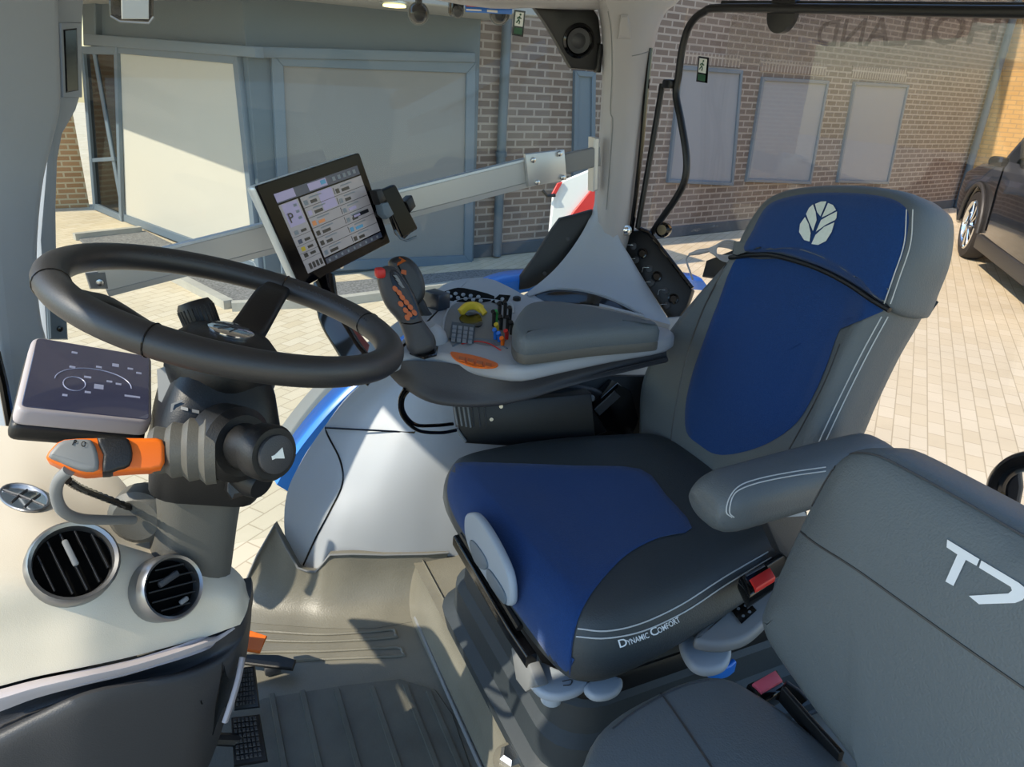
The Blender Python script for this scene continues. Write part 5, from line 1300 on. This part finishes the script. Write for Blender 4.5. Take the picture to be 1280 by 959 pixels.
cl = mk('clamp_plate', prism(cpq, (0, -1, 0), .014, .003, 2), M['aluminium'], rail)
for x, y in ((666, 200), (699, 192), (703, 222), (671, 228)):
    mk('bolt', lathe([(.006, 0), (.006, .005), (.004, .006)], P(x, y, Y=YR-.022), (0, -1, 0), 8), M['steel'], cl)
mk('end_bracket', prism([P(x, y, Y=YR-.01) for x, y in ((106, 342), (132, 340), (136, 362), (112, 362))], (0, -1, 0), .03, .003, 1), M['tag_grey'], rail)
mk('end_screw', lathe([(.007, 0), (.007, .005), (.004, .006)], P(125, 353, Y=YR-.011), (0, -1, 0), 8), M['steel'], rail)
# ------------------------------------------------------------------ touchscreen monitor
mq0 = [V(p) for p in ((.14, 1.368, .9), (.371, 1.555, .939), (.441, 1.576, .742), (.21, 1.389, .703))]
ks = .885
mq_ = [CAM+(p-CAM)*ks for p in mq0]
nm = (mq_[3]-mq_[0]).cross(mq_[1]-mq_[0]).normalized()
if nm.dot(CAM-mq_[0]) < 0: nm = -nm
mon = thing('touchscreen_monitor', 'large touchscreen monitor with silver edge mounted on the aluminium rail', 'monitor', (mq_[2]+mq_[3])/2)
exm = (mq_[1]-mq_[0]).normalized(); 
outq = [p for p in mq_]
outq[0] = outq[0]-exm*.003; outq[3] = outq[3]-exm*.003
mk('housing', prism(rounded([p-nm*.003 for p in outq], .008), nm, .018, .004, 2), mat('silver_edge', '#c4cbcc', .35, metal=.4), mon)
mk('back_cover', prism(rounded([p-nm*.018-(p-sum(outq, V((0, 0, 0)))/4)*.2 for p in outq], .012), nm, .03, .008, 2), M['black_plastic'], mon)
scm = mk('screen', prism(rounded([p+nm*.0005 for p in mq_], .005), nm, .006, .001, 1), M['screen_dark'], mon)
def MQ(u, v, o=.0010): return mq_[0]*(1-u)*(1-v)+mq_[1]*u*(1-v)+mq_[2]*u*v+mq_[3]*(1-u)*v+nm*o
def ui(name, u0, v0, u1, v1, m, o=.0010, parent=scm):
    return mk(name, prism([MQ(u0, v0, o), MQ(u1, v0, o), MQ(u1, v1, o), MQ(u0, v1, o)], nm, .0006, .0001, 1), M[m], parent)
ui('header_bar', .10, .11, .93, .20, 'screen_slate')
ui('header_key', .10, .11, .27, .19, 'screen_violet', .0013)
ui('header_key', .40, .12, .58, .19, 'screen_violet', .0013)
ui('header_key', .52, .13, .57, .17, 'screen_blue', .0016)
for k in range(5): ui('header_icon', .64+.055*k, .135, .67+.055*k, .175, 'key_grey', .0016)
ui('side_column', .10, .215, .275, .90, 'screen_white')
ui('side_highlight', .12, .22, .26, .44, 'screen_violet', .0013)
ui('data_area', .295, .215, .93, .83, 'screen_white')
ui('data_highlight', .46, .22, .60, .41, 'screen_violet', .0013)
ui('footer_bar', .295, .845, .93, .90, 'screen_slate')
for k in range(9): ui('footer_icon', .32+.068*k, .86, .34+.068*k, .885, 'key_grey', .0016)
for k in range(1, 6): ui('row_line', .295, .215+.1025*k, .93, .2195+.1025*k, 'screen_ink', .0014)
for k in range(6): ui('column_line', .612, .235+.1025*k, .617, .30+.1025*k, 'screen_ink', .0014)
for c in range(2):
    for k in range(6):
        u = .31+.32*c; v = .225+.1025*k
        ui('field_title', u+.06, v+.012, u+.18, v+.024, 'key_grey', .0016)
        ui('field_icon', u, v+.03, u+.035, v+.075, ('key_grey', 'screen_violet', 'screen_orange', 'screen_ink', 'screen_ink', 'key_grey')[k] if c == 0 else ('screen_ink', 'key_grey', 'key_grey', 'key_grey', 'screen_blue', 'screen_ink')[k], .0016)
        ui('field_value', u+.06, v+.045, u+.06+(.08 if (k+c) % 2 else .06), v+.075, ('screen_ink', 'screen_ink', 'screen_orange', 'screen_ink', 'screen_ink', 'screen_ink')[k] if c == 0 else ('screen_ink', 'screen_ink', 'screen_violet', 'screen_ink', 'screen_blue', 'screen_ink')[k], .0016)
ui('level_bar', .70, .555, .88, .592, 'screen_ink', .0018)
ui('level_fill', .71, .562, .78, .585, 'screen_violet', .0022)
vs, fs = text_mesh('P', 1, 0, True)
exu = (mq_[1]-mq_[0]).normalized(); eyu = (mq_[0]-mq_[3]).normalized()
mk('gear_letter', text_on('P', MQ(.135, .40, .0018), exu, eyu, height=.017, bold=True), M['screen_ink'], scm, flat=True)
for v in (.25, .31, .37): ui('side_mark', .215, v, .245, v+.025, 'key_grey', .0016)
for k, v in enumerate((.47, .56, .635, .70)):
    ui('side_line', .10, v+.065, .275, v+.068, 'screen_ink', .0014)
    ui('side_icon', .13, v+.01, .165, v+.05, ('key_grey', 'screen_slate', 'yellow', 'screen_ink')[k], .0016)
    ui('side_value', .19, v+.02, .24, v+.045, 'screen_ink', .0016)
for k in range(4): ui('side_bar', .135+.035*k, .815, .158+.035*k, .875, 'screen_ink', .0016)
# arm from the monitor to the console
am = [P(x, y, Y=Y) for x, y, Y in ((405, 350, 1.26), (412, 392, 1.20), (430, 425, 1.15), (448, 452, 1.10), (470, 470, 1.08))]
mk('arm', sweep(crom(am, 4), .022, sec=rrect(2, .8, .3), up=(.6, 0, .8)), M['gloss_black'], mon)
mk('arm_panel', prism([P(x, y, Y=Y) for x, y, Y in ((416, 392, 1.2), (432, 396, 1.2), (462, 432, 1.15), (458, 446, 1.12), (440, 440, 1.13))], (-.2, -.95, .2), .01, .003, 2), mat('reddish_panel', '#8a4a48', .4), mon)
mk('clamp', rbox(MQ(.55, .5, -.06), (.08, .05, .07), .01), M['black_plastic'], mon)
mk('clamp_arm', sweep([MQ(.5, .5, -.05), P(408, 268, Y=YR-.02)], .025, 10), M['black_plastic'], mon)
mk('edge_screw', lathe([(.004, 0), (.004, .003)], MQ(.45, 1.01, -.01), nm, 10), M['steel'], mon)
# ------------------------------------------------------------------ phone and holder
ho_ = P(498, 264, Y=1.36)
hn = (nm*.8+V((.1, -.5, .1))).normalized()
def HQ(pts, o=0): return [PP(x, y, ho_+hn*o, hn) for x, y in pts]
hold = thing('phone_holder', 'black and grey phone holder clamped beside the monitor', 'phone holder', HQ([(498, 290)])[0])
mk('cradle', prism(HQ([(478, 240), (490, 236), (518, 288), (506, 300), (498, 294)], -.012), hn, .012, .004, 2), M['black_plastic'], hold)
mk('side_jaw', prism(HQ([(470, 238), (478, 236), (484, 250), (476, 256)], .004), hn, .022, .004, 2), M['black_plastic'], hold)
mk('grey_jaw', prism(HQ([(477, 254), (486, 252), (494, 268), (486, 274), (480, 268)], .006), hn, .022, .005, 2), M['frame_pale'], hold)
mk('side_jaw', prism(HQ([(508, 252), (516, 244), (521, 258), (514, 266)], .006), hn, .024, .004, 2), M['black_plastic'], hold)
mk('bottom_lip', sweep(HQ([(494, 288), (500, 298), (508, 301), (520, 296)], .004), .0025, 8), M['frame_pale'], hold)
mk('ball_arm', sweep(HQ([(486, 262), (474, 268)], -.02)+[P(468, 262, Y=YR-.02)], .008, 10), M['black_plastic'], hold)
ph = thing('phone', 'black smartphone held in the phone holder', 'phone', HQ([(512, 296)])[0])
pq = HQ([(475, 238), (494, 230), (523, 286), (503, 298)], .001)
mk('case', prism(rounded(pq, .006), hn, .009, .002, 2), M['gloss_black'], ph)
inp = inset_loop(pq, hn, .0025)
mk('glass', prism(rounded([p+hn*.0008 for p in inp], .004), hn, .002, .0005, 1), M['screen_dark'], ph)
